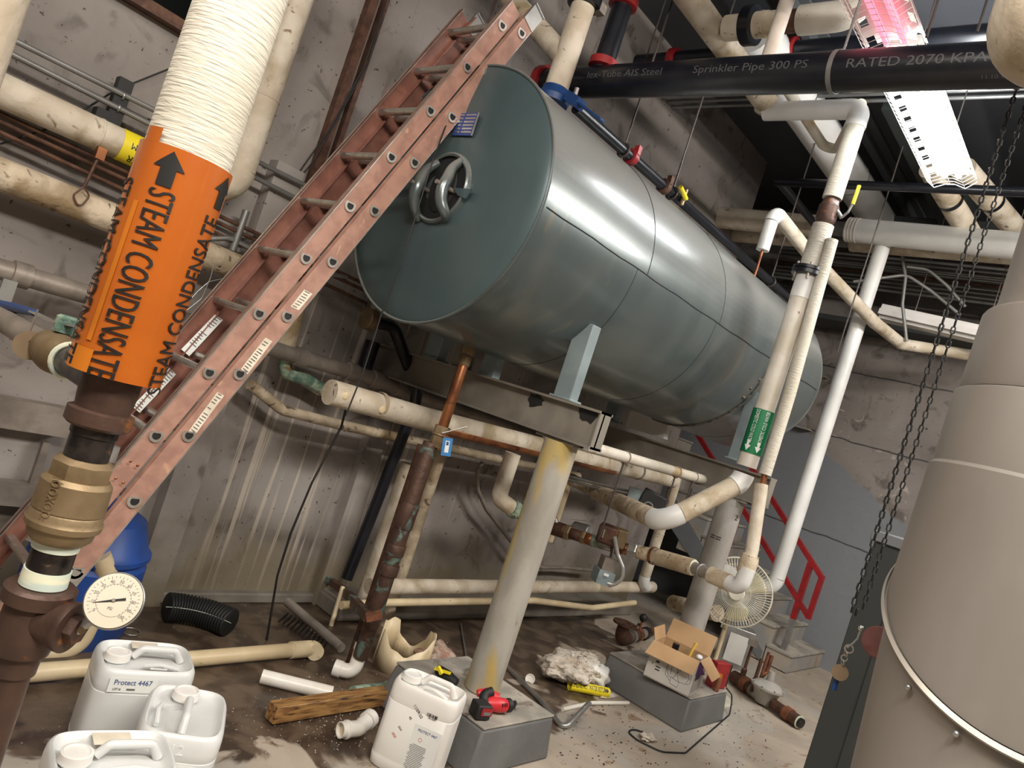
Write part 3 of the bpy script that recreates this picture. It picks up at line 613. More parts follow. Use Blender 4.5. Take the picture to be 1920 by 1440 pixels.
# ================================================================== PIPES ON THE LEFT OF THE BACK WALL
YP = 3.56
def wl(*px, y=YP): return [W('Y', y, *p) for p in px]
def ext(a, b, t): return b+(b-a).normalized()*t
p = wl((10, 182), (180, 264)); d = (p[1]-p[0]); d.z *= 1
e1 = HD(590, 0, math.hypot(*HD(445, 372, 1).xy)*0+W('Y', YP, 470, 300).xy.length)
corner = W('Y', YP, 436, 366); vx = corner.x
topw = VZ(520, 170, CZ-.02, W('Y', YP, 470, 300).xy.length)
run('insulated_pipe', 'cream insulated wall pipe with a yellow band, turning up beside the orange-labelled riser', 'pipe',
    [V((-.6, YP, corner.z)), V((vx, YP, corner.z)), V((vx, YP, CZ-.01))], .068, 'cream', .13, 'cream', bands=.62)
yb = wl((258, 285))[0]
yo = MB().lathe((yb.x, YP, corner.z), (1, 0, 0), [(-.085, .0695), (.10, .0695)], 28, cap=False).build('pipe_label', 'yellow', label='yellow pipe label wrapped on the cream pipe just left of the riser', category='label')
for tx, px, s in (('TER', (252, 298), .05), ('DOM', (256, 276), .04)):
    pp = wl(px)[0]; v = V((0, pp.y-YP-.07, 0)); vs, fs = glyphs(tx, s, step=.01)
    a0 = pi+.27+(.50 if tx == 'TER' else -.35)
    MB().add([V((yb.x-.015-q.x*.8, YP+cos(a0+q.y/.07)*(.0705+q.z), corner.z+sin(a0+q.y/.07)*(.0705+q.z))) for q in vs], fs).build('label_lettering', 'ink', yo)
z2 = wl((120, 372))[0].z
a = wl((535, 640))[0]
run('insulated_pipe', 'dirty cream insulated pipe crossing behind the riser and turning down behind the ladder', 'pipe',
    [V((-.6, YP, z2+.02)), V((a.x-.03, YP, z2-.02)), V((a.x-.0, YP, wl((528, 664))[0].z))], .066, 'dirty', .10, 'dirty', bands=.7)
q = wl((528, 668), (536, 700), (575, 712), (618, 738))
MB().tube(smooth([q[0]+V((0, 0, .02)), q[1], q[2]+V((0, 0, -.0)), q[3]], .04), .034, 16).build('corroded_pipe', 'green', label='bare green corroded pipe between two frayed insulation ends', category='pipe')
for c, ax in ((q[0], (0, 0, 1)), (q[3], (1, 0, -.25))):
    MB().lathe(c, ax, [(-.01, .036), (-.012, .06), (.006, .064), (.012, .050)], 20, cap=False).build('frayed_end', 'rust' if c is q[3] else 'pvcy', label='frayed yellow insulation end above the green corroded elbow' if c is q[0] else 'frayed yellow insulation end right of the green corroded elbow', category='insulation', group='frayed insulation ends')
# conduits and thin dark lines
for (s, e_, lab) in (((0, 62), (583, 353), 'upper of two thin grey conduits high on the left wall'), ((0, 90), (567, 378), 'lower of two thin grey conduits high on the left wall')):
    A, B = wl(s, e_, y=3.60); MB().tube([A-(B-A).normalized()*.9, ext(A, B, 1.2)], .0125, 12).build('conduit', 'grey', label=lab, category='conduit', group='wall conduits')
for i, (s, e_) in enumerate((((0, 212), (495, 444)), ((0, 228), (490, 455)), ((0, 248), (480, 472)))):
    A, B = wl(s, e_, y=3.60); MB().tube([A-(B-A).normalized()*.9, ext(A, B, .75)], .010, 10).build('thin_pipe', 'rustd', label='%s of three thin dark brown lines below the yellow-banded pipe' % ('top', 'middle', 'lowest')[i], category='pipe', group='thin brown lines on the wall')
A, B = wl((236, 150), (208, 232), y=3.63); us = thing('strut_bracket', 'black slotted strut bracket holding the two thin conduits', 'bracket', (A+B)/2)
MB().bar(A, B, .06, .05, up=(0, 1, 0)).build('strut', 'blackm', us); MB().box(B+V((-.03, 0, -.01)), (.09, .06, .10)).build('box', 'blackm', us)
for px in ((231, 180), (222, 203)): MB().ring(wl(px, y=3.60)[0], (1, 0, 0), .015, .004, 16, 6).build('clamp', 'galv', us)
h = thing('pipe_hanger', 'rusty wire and rod hanger over the dirty cream pipe left of the riser', 'pipe hanger', wl((160, 360))[0]+V((0, -.09, 0)))
A, B, C_ = wl((188, 288), (158, 350), (148, 392), y=YP-.075); MB().tube([A, B], .007, 8).build('rod', 'rustd', h); MB().tube(smooth([B, B+V((.03, 0, -.03)), C_, B+V((-.03, 0, -.05)), B], .02), .004, 6).build('wire_loop', 'rustd', h)
MB().box(A, (.035, .03, .05)).build('clip', 'copper', h)
# steel drain line low on the wall
q = [W('Y', 3.50, *p) for p in ((0, 508), (370, 612), (700, 710), (1010, 826))]
st = thing('steel_drain_pipe', 'dull grey-brown steel pipe with couplings running low along the wall behind the beam', 'pipe', q[0])
zz0 = q[0].z; pts = [V((-.6, 3.50, q[0].z)), V((q[1].x, 3.50, q[1].z)), V((q[2].x, 3.5, q[2].z)), V((q[3].x+.6, 3.5, q[3].z-.01))]
MB().tube(pts, .042, 20).build('pipe_section', 'steel', st)
for px in (40, 345, 560, 655, 700, 745, 960):
    t = W('Y', 3.5, px, 500+px*.32); x = t.x; 
    for i in range(3):
        if pts[i].x <= x <= pts[i+1].x: c = pts[i].lerp(pts[i+1], (x-pts[i].x)/(pts[i+1].x-pts[i].x))
    MB().lathe(c, (1, 0, 0), [(-.035, .044), (-.033, .052), (.033, .052), (.035, .044)], 20).build('coupling', 'steel', st)
MB().box(W('Y', 3.45, 12, 545), (.05, .03, .09)).build('strap', 'galv', st)
# cream line that dips under the beam and carries the hangers
YC = 3.02
q = [W('Y', YC, *p) for p in ((618, 735), (800, 786), (1000, 835), (1270, 902))]
zc = sum(v.z for v in q)/4
ins = thing('insulated_pipe', 'thick cream insulated pipe with torn patches passing behind the copper drop under the tank', 'pipe', (q[1].x, YC, zc))
lx = W('Y', YC, 1262, 902).x
MB().tube([q[0], q[1], q[2], V((lx, YC, q[3].z))], .064, 24).build('pipe_section', 'cream', ins)
for px, r in ((712, .067), (1050, .068), (1130, .068), (1195, .070)):
    c = W('Y', YC, px, 735+(px-618)*.26); t = (c.x-q[0].x)/(lx-q[0].x); c = V((c.x, YC, q[0].z+(q[3].z-q[0].z)*t)); MB().lathe(c, (1, 0, 0), [(-.012, .0645), (-.01, r), (.01, r), (.012, .0645)], 24, cap=False).build('joint_band', 'steel' if px > 1150 else 'dirty', ins)
for px in ((648, 742), (717, 768)): MB().ball(W('Y', YC-.062, *px), .022, 10, 6, (1, .3, 1)).build('torn_patch', 'pvcy', ins)
MB().tube(smooth([W('Y', YC+.0, 842, 806)+V((-.05, -.03, .0)), W('Y', YC-.02, 1000, 846), W('Y', YC-.02, 1150, 882)], .1), .034, 16).build('copper_line', 'copper', label='dark copper line running beside the thick cream pipe behind the first column', category='pipe')
# vertical drop of that line with fittings
vx_, vy_ = lx+.02, YC
rt = run('insulated_pipe', 'cream pipe dropping at the far end of the wall, then running along the wall foot', 'pipe',
    [V((lx+.045, YC, q[3].z+.07)), V((lx+.045, YC, W('Y', YC, 1215, 1100).z)), W('Y', YC+.15, 1190, 1106)*0+V((W('Y', 3.3, 1190, 1108).x, YC+.05, W('Y', YC, 1205, 1104).z)), V((W('Y', YC, 720, 1100).x, YC+.12, W('Y', YC+.12, 720, 1100).z))], .046, 'cream', .10, 'white', bands=.9)
s1 = [W('Y', 3.12, *p) for p in ((640, 1135), (720, 1130), (860, 1127), (1000, 1126), (1060, 1134), (1110, 1140), (1165, 1134), (1190, 1130))]
MB().tube(smooth(s1, .2), .024, 14).build('sagging_hose', 'pvcy', label='thin yellowed pipe sagging below the fat pipe at the wall foot', category='pipe')
MB().tube(smooth([W('Y', 3.52, *p) for p in ((468, 720), (530, 769), (640, 797), (790, 828), (1085, 893))], .12), .030, 16).build('thin_insulated_pipe', 'dirty', label='thin cream pipe with a bend crossing the wall behind the copper drop', category='pipe')
# return line under beams with hangers
q = [W('Y', 2.32, *p) for p in ((900, 775), (1340, 905))]; zr = (W('Y', 2.32, 1120, 842).z+W('Y', 2.32, 1320, 900).z)/2
rl_ = thing('return_pipe', 'long slim cream pipe running between the two columns, its rounded end before the far beam', 'pipe', (3.8, 2.32, zr))
ex = W('Y', 2.32, 1332, 904).x
MB().tube([V((3.0, 2.32, zr)), V((ex-.03, 2.32, zr)), V((ex-.01, 2.32, zr)), V((ex, 2.32, zr))], [.033, .033, .028, .015], 20).build('pipe_section', 'offwhite', rl_)
for i, px in enumerate((1172, 1268, 1300)):
    c = W('Y', 2.32, px, 860+(px-1172)*.28); c = V((c.x, 2.32, zr))
    t = thing('pipe_hanger', ('left hanger rod dropping from the slim cream pipe to the motor valve', 'middle hanger chain below the slim cream pipe', 'right pair of rods below the slim cream pipe near its end')[i], 'pipe hanger', c, 'hangers under the slim cream pipe')
    MB().ring(c, (1, 0, 0), .036, .005, 24, 6).build('clevis', 'steel', t)
    pe = W('Y', 2.32, *((1120, 1005), (1250, 950), (1265, 975))[i])
    MB().tube([c+V((0, 0, -.035)), V((c.x, 2.32, pe.z))], .0055, 8).build('rod', 'rod', t)
    if i == 2: MB().tube([c+V((.03, 0, -.08)), V((c.x+.03, 2.32, pe.z))], .0055, 8).build('rod', 'rod', t)
# ================================================================== VERTICALS BEHIND THE COPPER DROP
def vpipe(name, label, top, bot, h, r, m, group=None, **k):
    A, B = HD(*top, h), HD(*bot, h); x, y = (A.x+B.x)/2, (A.y+B.y)/2
    return MB().tube([V((x, y, (B.z if name == 'black_stub_pipe' else .0))), V((x, y, A.z))], r, 20).build(name, m, label=label, category='pipe', group=group)
hb = 5.0
q = [HD(760, 905, 4.86), HD(650, 1080, 4.86)]
A = HD(780, 830, 4.72); bx_, by_ = (HD(700, 960, 4.72).x, HD(700, 960, 4.72).y)
pt = [W('Y', 3.40, 690, 600), W('Y', 3.40, 738, 612), W('Y', 3.40, 782, 730), W('Y', 3.40, 778, 760), W('Y', 3.40, 700, 955), W('Y', 3.40, 650, 1085)]
bp = thing('black_pipe', 'black pipe curving down the wall behind the green elbow from under the tank head', 'pipe', pt[5])
MB().tube(smooth(pt, .1), .036, 18).build('pipe_section', 'black', bp)
MB().lathe(W('Y', 3.42, 698, 601), (1, 0, 0), [(-.05, .055), (-.045, .062), (.0, .062), (.005, .04)], 24).build('coupling', 'brass', bp)
vpipe('black_stub_pipe', 'short black pipe stub standing on the steel drain below the tank head', (700, 640), (683, 690), 4.45, .045, 'black')
vpipe('insulated_pipe', 'cream upright pipe left of the copper drop', (768, 870), (690, 1096), 4.72, .050, 'cream', 'cream uprights at the wall')
vpipe('insulated_pipe', 'cream upright pipe right of the copper drop', (832, 850), (744, 1090), 4.72, .036, 'dirty', 'cream uprights at the wall')
MB().tube([V((HD(1240, 985, 5.3).x, 3.3, HD(1258, 960, 5.3).z)), V((HD(1240, 985, 5.3).x, 3.3, HD(1188, 1098, 5.2).z))], .028, 14).build('thin_upright_pipe', 'pvcy', label='thin yellowed upright pipe at the end of the back wall', category='pipe')
# ------------------------------------------------------------------ copper drop from the tank bottom
ca = HD(868, 662, 3.80); CX, CY = ca.x, 2.70; hcd = math.hypot(CX, CY)
cd = thing('copper_drop_pipe', 'copper pipe dropping from the tank bottom through a tagged brass valve to the floor drain', 'pipe', (CX, CY, 0))
zA = lambda x, y: HD(x, y, hcd).z
def cl(nm, m, z0, z1, r, hexa=None): return MB().lathe((CX, CY, 0), (0, 0, 1), [(z0, r*.96), (z0+.004, r), (z1-.004, r), (z1, r*.96)], 24, hexa=hexa).build(nm, m, cd)
cl('flange_nut', 'brass', zA(868, 662), 1.80, .040, 8); cl('upper_collar', 'brass', zA(862, 683), zA(868, 664), .031)
cl('upper_tube', 'copper', zA(824, 800), zA(862, 682), .027)
vv = cl('valve_body', 'brass', zA(808, 835), zA(824, 797), .040, 8)
MB().ring((CX, CY, zA(817, 812)), (0, 0, 1), .040, .006, 24, 8).build('valve_ring', 'brass', cd)
lv = HD(830, 812, hcd-.05); lw = HD(876, 800, hcd-.10)
MB().bar(lv, lw, .014, .004).build('valve_lever', 'wink', cd)
C3 = HD(780, 860, hcd); 
LT = HD(745, 1022, hcd); CX, CY = LT.x, LT.y
cl('lower_tube', 'verd', 0.13, zA(810, 830), .040)
cl('solder_joint', 'verd', zA(740, 985), zA(762, 940), .047); cl('solder_joint', 'verd', zA(700, 1070), zA(708, 1050), .048); cl('solder_joint', 'verd', zA(722, 1035), zA(728, 1015), .047)
tb = HD(838, 838, hcd-.10); n_ = (EYE-tb).normalized(); tx_ = (CR-n_*CR.dot(n_)).normalized(); ty_ = n_.cross(tx_); ax_ = (tx_*.15+ty_).normalized(); bx2 = ax_.cross(n_)
tagm = MB().prism([tb+ax_*.045+bx2*.024, tb+ax_*.045-bx2*.024, tb-ax_*.045-bx2*.024, tb-ax_*.045+bx2*.024], n_*.002).build('valve_tag', 'blue', label='blue plastic tag hanging from the brass valve under the tank', category='tag')
tagm.data.materials[0] = mat('tag_blue', (.03, .20, .50), (.03, .18, .45), 4, .4)
MB().prism([tb+n_*.003+ax_*.03+bx2*.010, tb+n_*.003+ax_*.03-bx2*.010, tb+n_*.003-ax_*.028-bx2*.010, tb+n_*.003-ax_*.028+bx2*.010], n_*.0006).build('tag_panel', 'wink', tagm)
MB().prism([tb+n_*.004+ax_*.026+bx2*.006, tb+n_*.004+ax_*.026-bx2*.006, tb+n_*.004+ax_*.008-bx2*.006, tb+n_*.004+ax_*.008+bx2*.006], n_*.0006).build('tag_stamp', 'blueink', tagm)
MB().tube([tb+ax_*.04, V((CX, CY-.04, zA(812, 806))), tb+ax_*.045+bx2*.01], .0018, 6).build('tag_string', 'redink', tagm)
# second, darker copper riser beside it and the clamp bracket
C4 = HD(756, 950, 3.97); c4 = MB().tube([V((C4.x, C4.y, .0)), V((C4.x, C4.y, HD(775, 830, 3.95).z))], .032, 20).build('dark_copper_pipe', 'rustd', label='darker brown copper pipe standing just left of the copper drop', category='pipe')
bkt = thing('strut_bracket', 'weathered strut bracket clamping the copper pipe to the wall near the floor', 'bracket', HD(680, 1130, 3.9))
A = HD(692, 1158, 3.62); B = HD(648, 1110, 4.6)
MB().bar(A, B, .045, .045).build('strut', 'verd', bkt); MB().bar(B, V((B.x, 3.72, B.z)), .04, .04).build('strut', 'verd', bkt); MB().bar(A+V((-.02, 0, 0)), HD(716, 1152, 3.62), .05, .03).build('clamp', 'rust', bkt)
# PVC trap at the drain
tp0 = HD(668, 1212, 3.75)
tr = thing('pvc_trap', 'white plastic bend coupled to the foot of the copper drop', 'pipe fitting', (tp0.x, tp0.y, 0))
A = V((CX-.02, CY-.02, .16)); A = W('Z', .14, 676, 1222); B = W('Z', .05, 660, 1262); C_ = W('Z', .05, 630, 1252)
MB().tube(smooth([A+V((0, 0, .05)), B+V((.01, 0, 0)), C_], .05), .036, 20).build('bend', 'pvc', tr)
MB().lathe(A, (0, 0, 1), [(.01, .041), (.05, .041)], 24).build('collar', 'pvc', tr); MB().lathe(A, (0, 0, 1), [(.05, .043), (.10, .043)], 24).build('rubber_coupling', 'blackm', tr)
MB().lathe(C_, (B-C_).normalized(), [(-.01, .041), (.03, .041)], 24).build('collar', 'pvc', tr)
# grate, leaning pipes by the drain
q = [W('Z', .30, 538, 1128), W('Z', .03, 632, 1205)]
MB().tube([W('Y', 3.5, 538, 1128), W('Z', .05, 600, 1180), W('Z', .05, 640, 1215)], .026, 14).build('drain_hose', 'steel', label='dirty grey pipe sloping from the wall foot to the floor drain', category='pipe')
MB().tube([W('Y', 3.45, 643, 1100), W('Y', 3.35, 618, 1182)], .014, 10).build('thin_stick_pipe', 'pvcy', label='thin cream pipe slanting at the wall foot left of the strut bracket', category='pipe')
gt = thing('floor_grate', 'rusty black floor grate half hidden at the drain by the wall', 'grate', W('Z', 0, 575, 1185))
for k in range(12):
    a = W('Z', .012, 540+7*k, 1150+4.5*k); MB().bar(a, a+(W('Z', .012, 566, 1208)-W('Z', .012, 592, 1180))*.6, .006, .012).build('bar', 'blackm', gt)
# ================================================================== STUB, FLEX CONDUIT AND MOTOR VALVE ASSEMBLY
A, B = HD(962, 850, 4.55), HD(938, 935, 4.55)
sb = thing('insulated_stub', 'short cream insulated upright with an elbow behind the first column', 'pipe', (A.x, A.y, B.z))
MB().tube(smooth([V((A.x, A.y, A.z)), V((A.x, A.y, B.z)), V((A.x+.10, A.y-.04, B.z-.04))], .06), .050, 20).build('pipe_section', 'cream', sb)
MB().lathe((A.x+.12, A.y-.05, B.z-.045), (1, -.4, -.3), [(-.03, .04), (-.02, .055), (.02, .055), (.03, .04), (.09, .035)], 20).build('valve_body', 'green', sb)
yf2 = 3.58
solid('flexible_conduit', 'grey flexible conduit looping down the wall and across to the electrical box', 'conduit', [W('Y', yf2, *p) for p in ((905, 868), (895, 880), (896, 920), (912, 955), (955, 1010), (985, 1050), (1015, 1064), (1060, 1064), (1115, 1070))], .016, 'steel', .15)
# flow switch and valves run
H0, H1 = 4.75, 4.55
mv = [HD(1045, 992, 5.1), HD(1120, 1016, 5.0), HD(1225, 1042, 4.9), HD(1300, 1064, 4.75), HD(1380, 1098, 4.55)]
va = thing('valve_train', 'mixed bronze and steel valve train running between the two columns', 'valves', mv[1])
D01 = (mv[1]-mv[0]).normalized(); 
def seg(nm, m, a, b, r, hexa=None, k=20):
    d = (b-a); L = d.length; return MB().lathe(a, d, [(0, r*.9), (.006, r), (L-.006, r), (L, r*.9)], k, hexa=hexa).build(nm, m, va)
pr = lambda t: (mv[0].lerp(mv[1], t*2) if t < .5 else mv[1].lerp(mv[2], t*2-1))
for (t0, t1, r, m, hx) in ((-.06, .10, .050, 'rustd', None), (.10, .17, .055, 'brass', 6), (.17, .30, .038, 'rustd', None), (.30, .36, .046, 'brass', 6), (.36, .44, .040, 'copper', None), (.44, .52, .045, 'green', 6), (.52, .64, .042, 'galv', None), (.64, .72, .050, 'rust', None), (.72, .78, .038, 'copper', None), (.78, .86, .050, 'galv', 6), (.86, .97, .045, 'dirty', None)):
    seg('fitting', m, pr(max(t0, 0)) if t0 >= 0 else mv[0]-D01*.04, pr(min(t1, .999)), r, hx)
b0 = HD(1075, 992, 5.15); seg('strainer_body', 'galv', b0, HD(1105, 1000, 5.1), .055); MB().bar(HD(1070, 975, 5.1), HD(1102, 978, 5.1), .02, .006).build('lever', 'galv', va)
MB().tube([HD(1040, 972, 5.1), HD(1044, 985, 5.1), HD(1052, 992, 5.1)], .02, 12).build('tee_stub', 'galv', va)
mb_ = HD(1140, 1002, 4.85); MB().box(mb_, (.14, .13, .12), rz=.5).build('actuator_box', 'rustd', va, bev=.015); MB().box(HD(1132, 1000, 4.78), (.05, .012, .06), rz=.5).build('actuator_cover', 'steel', va, bev=.004); MB().box(HD(1160, 1008, 4.85), (.10, .10, .12), rz=.5).build('actuator_motor', 'brass', va, bev=.01)
eb = thing('electrical_box', 'grey electrical junction box hanging below the valve train', 'electrical box', HD(1130, 1080, 4.75))
A, B = HD(1143, 1045, 4.75), HD(1126, 1092, 4.75); MB().bar(A, A.lerp(B, .48), .085, .085, up=(.6, .8, 0)).build('upper_box', 'steel', eb); MB().bar(A.lerp(B, .48), B, .11, .11, up=(.6, .8, 0)).build('lower_box', 'bluegrey', eb)
MB().tube([HD(1150, 1022, 4.83), HD(1146, 1048, 4.76)], .012, 8).build('mounting_rod', 'rod', eb); MB().box(HD(1137, 1078, 4.66), (.012, .03, .014), rz=.6).build('switch_plate', 'wink', eb)
solid('flexible_conduit', 'short grey flexible conduit arching from the actuator to the junction box', 'conduit', [HD(*p, 4.72) for p in ((1152, 1006), (1158, 1040), (1168, 1065), (1167, 1085), (1150, 1097), (1136, 1092))], .014, 'galv', .06)
MB().tube([mv[2], mv[3]], .052, 20).build('taped_sleeve', 'dirty', va); MB().lathe(mv[2], mv[3]-mv[2], [(-.01, .04), (-.01, .056), (.01, .058)], 20).build('frayed_end', 'rust', va)
m2 = thing('pipe_union', 'dark steel union between the two taped cream sleeves before the fan', 'pipe fitting', HD(1305, 1066, 4.7))
MB().tube([mv[3], mv[3].lerp(mv[4], .45)], .036, 16).build('body', 'steel', m2); MB().ring(mv[3].lerp(mv[4], .2), mv[4]-mv[3], .040, .006, 20, 8).build('nut', 'galv', m2); MB().ring(mv[3].lerp(mv[4], .0), mv[4]-mv[3], .040, .008, 20, 8).build('nut', 'tape', m2)
# thin wrapped riser in front of the far column
tA = HD(1545, 500, 4.62); tE = HD(1385, 1098, 4.50)
t0 = HD(1436, 905, 4.6); 
th = thing('wrapped_riser', 'slim white wrapped riser beside the green-labelled pipe with a bare copper gap', 'pipe', tE)
MB().tube([HD(1434, 890, 4.60), HD(1480, 740, 4.61), HD(1535, 540, 4.62), HD(1560, 450, 4.62)], .036, 20).build('wrapped_section', 'wrap', th)
MB().tube([HD(1428, 915, 4.60), HD(1434, 888, 4.60)], .018, 12).build('copper_gap', 'copper', th)
MB().tube([HD(1400, 1070, 4.52), HD(1410, 1030, 4.55), HD(1428, 908, 4.60)], .038, 20).build('lower_sleeve', 'cream', th)
MB().lathe(HD(1405, 1050, 4.53), (0, 0, 1), [(-.08, .05), (0, .052), (.03, .046)], 20).build('lower_collar', 'dirty', th)
MB().tube(smooth([HD(1402, 1065, 4.52), HD(1385, 1103, 4.50)+V((.02, 0, 0)), mv[3].lerp(mv[4], .80)], .07), .046, 20).build('elbow', 'white', th)
MB().tube([mv[3].lerp(mv[4], .42), mv[3].lerp(mv[4], .85)], .050, 20).build('taped_sleeve', 'dirty', th)
# ================================================================== DOMESTIC COLD WATER RISER
GX = HD(1500, 560, 4.67); GX = V((GX.x, GX.y, 0)); hg = GX.xy.length
Gz = lambda x, y: HD(x, y, hg).z
ztop = Gz(1618, 205); zb = Gz(1392, 905)
dc = thing('cold_water_riser', 'white insulated riser with a green cold water label before the far tank end', 'pipe', (GX.x, GX.y, zb))
lft = V((W('X', GX.x, 1442, 188).x, W('X', GX.x, 1442, 188).y, ztop))
zv, zf = Gz(1562, 395), Gz(1525, 512)
MB().tube([V((GX.x, GX.y, zv+.07)), V((GX.x, GX.y, ztop-.10))], .057, 24).build('insulated_section', 'wrap', dc)
MB().tube([V((GX.x, GX.y, zf+.02)), V((GX.x, GX.y, zv-.10))], .062, 24).build('insulated_section', 'wrap', dc)
MB().tube([V((GX.x, GX.y, zb+.10)), V((GX.x, GX.y, zf-.02))], .060, 24).build('insulated_section', 'offwhite', dc)
MB().tube([V((GX.x, GX.y, zf-.17)), V((GX.x, GX.y, zf-.02))], .0625, 24).build('sleeve', 'white', dc)
MB().tube(smooth([V((GX.x, GX.y, ztop-.12)), V((GX.x, GX.y, ztop)), V((GX.x, GX.y+.12, ztop))], .10), .062, 24).build('elbow', 'white', dc)
MB().tube([V((GX.x, GX.y+.10, ztop)), lft], .060, 24).build('insulated_section', 'white', dc)
MB().lathe((GX.x, GX.y, 0), (0, 0, 1), [(zf-.03, .085), (zf-.024, .096), (zf-.002, .096), (zf+.0, .088), (zf+.004, .096), (zf+.022, .096), (zf+.026, .085)], 32).build('flange', 'black', dc)
for k in range(6):
    a = k*pi/3+.4; MB().tube([V((GX.x+.083*cos(a), GX.y+.083*sin(a), zf-.06)), V((GX.x+.083*cos(a), GX.y+.083*sin(a), zf+.04))], .008, 8).build('flange_bolt', 'steel', dc)
MB().lathe((GX.x, GX.y, 0), (0, 0, 1), [(zv-.10, .045), (zv-.085, .052), (zv-.06, .060), (zv+.02, .060), (zv+.03, .052), (zv+.06, .046)], 24).build('valve_body', 'brown', dc)
e = V((0, -1, 0)); A = V((GX.x, GX.y-.05, zv-.0)); Wa = W('X', GX.x, 1592, 405)
hv = [W('X', GX.x, *p) for p in ((1578, 408), (1590, 398), (1600, 380), (1611, 348))]
MB().tube([A, hv[0]], .012, 10).build('valve_stem', 'galv', dc); MB().bar(hv[0], hv[1], .02, .006).bar(hv[1], hv[2], .02, .006).build('valve_lever', 'galv', dc); MB().tube([hv[2]-(hv[3]-hv[2])*.1, hv[3]], .011, 10).build('yellow_grip', 'yellow', dc)
zg0, zg1 = Gz(1412, 852), Gz(1440, 772)
gl_ = MB().lathe((GX.x, GX.y, 0), (0, 0, 1), [(zg0, .0645), (zg1, .0645)], 32, cap=False).build('green_label', 'greenlab', dc)
ec = V((-GX.x, -GX.y, 0)).normalized()
for dg_, rd in ((-28, -1), (28, 1)):
    e = Matrix.Rotation(R_(dg_), 3, 'Z') @ ec
    text_cyl('DOMESTIC COLD WATER', .034, (GX.x, GX.y, zg0+(zg1-zg0)*.60), (0, 0, 1), .0655, e, rd, .52).build('lettering', 'wink', gl_)
    za = zg0+.045; poly_cyl([(rd*h_, u_) for h_, u_ in ((-.035, 0), (0, .020), (0, .008), (.03, .008), (.03, -.008), (0, -.008), (0, -.020))], (GX.x, GX.y, za), (0, 0, 1), .0655, e, rd).build('arrow', 'wink', gl_)
# bottom bend: forward-left to the second bend, then back to the wall
E2 = HD(1242, 980, 4.45); E3 = W('Y', 3.6, 1030, 878)
dd_ = (E2-V((GX.x, GX.y, zb))); 
ptsd = [V((GX.x, GX.y, zb+.12)), V((GX.x, GX.y, zb)), E2, W('Y', 3.0, 1118, 922)]
lg, ar = arc_path(ptsd, .12)
for a in ar: MB().tube(a, .063, 24).build('elbow', 'white', dc)
MB().tube([lg[1][0], lg[1][1]], .059, 24).build('insulated_section', 'cream', dc); MB().tube([lg[2][0], ptsd[3]], .060, 24).build('insulated_section', 'dirty', dc)
MB().tube([ptsd[3]-(E2-ptsd[3]).normalized()*.0, W('Y', 3.7, 1010, 870)], .046, 20).build('insulated_section', 'dirty', dc)
# controller with conduits behind
ct = thing('relay_box', 'small grey relay boxes with a black controller behind the white bend', 'electrical box', HD(1195, 930, 5.2))
MB().box(HD(1188, 928, 5.2), (.08, .08, .10), rz=.6).build('grey_box', 'bluegrey', ct); MB().box(HD(1200, 932, 5.2), (.05, .07, .08), rz=.6).build('grey_box', 'bluegrey', ct)
A, B = HD(1203, 928, 5.2), HD(1248, 952, 5.2); MB().bar(A, B, .09, .12, up=(0, 0, 1)).build('controller', 'blackm', ct, bev=.01)
MB().ring(HD(1215, 950, 5.1), (EYE-HD(1215, 950, 5.1)), .03, .005, 20, 6).build('cable_loop', 'grey', ct)
for k in (0, 8): solid('thin_conduit', '%s thin conduit sagging to the grey relay boxes' % ('upper', 'lower')[k > 0], 'conduit', [HD(1050, 888+k*.7, 5.5), HD(1110, 905+k, 5.4), HD(1185, 922+k, 5.25)], .010, 'grey', .1, 'relay conduits')
# white jacketed riser at the right with its bottom bend
WXY = HD(1560, 760, 6.80); zwb = HD(1452, 1110, 6.80).z; xcp = W('Y', WY, 1378, 438)
run('white_riser', 'smooth bright white riser with an elbow at its foot, in front of the stairs', 'pipe', [V((WXY.x, WXY.y, HD(1662, 452, 6.80).z)), V((WXY.x, WXY.y, zwb)), V((WXY.x+.0, WXY.y+.60, zwb))], .063, 'white', .12, 'white')
# ================================================================== TOP OF TANK AND CEILING PIPES
TPX = HD(1068, 90, 3.78); zs = HD(1048, 165, 3.78).z
tpp = thing('tank_vent_pipe', 'cream insulated riser with a side branch rising from the top of the tank', 'pipe', (TPX.x, TPX.y, zs))
MB().tube([V((TPX.x, TPX.y, zs-.02)), V((TPX.x, TPX.y, HD(1090, 20, 3.78).z+.02))], .062, 24).build('insulated_section', 'cream', tpp)
j = V((TPX.x, TPX.y, HD(1062, 112, 3.78).z)); k_ = W('X', TPX.x, 1010, 60)
MB().tube([j, j+(W('X', TPX.x-.0, 960, 0)-j).normalized()*1.6], .058, 24).build('insulated_branch', 'cream', tpp)
zc_ = HD(1092, 12, 3.78).z; MB().lathe((TPX.x, TPX.y, zc_), (0, 0, 1), [(0, .065), (.004, .088), (.05, .088), (.055, .065)], 28).build('grooved_coupling', 'black', tpp); MB().box((TPX.x+.07, TPX.y-.05, zc_+.025), (.05, .05, .05)).build('coupling_bolt', 'steel', tpp)
MB().tube([V((TPX.x, TPX.y, zc_+.05)), V((TPX.x, TPX.y, CZ))], .055, 20).build('upper_section', 'black', tpp)
bf = thing('butterfly_valve', 'blue butterfly valve with a blue lever on top of the tank', 'valve', (TPX.x, TPX.y, zs-.06))
MB().lathe((TPX.x, TPX.y, zs-.09), (0, 0, 1), [(0, .085), (.03, .092), (.06, .07), (.08, .068)], 28).build('valve_body', 'blue', bf)
A, B, C_ = [W('X', TPX.x-.0, *p) for p in ((1068, 183), (1088, 196), (1130, 227))]
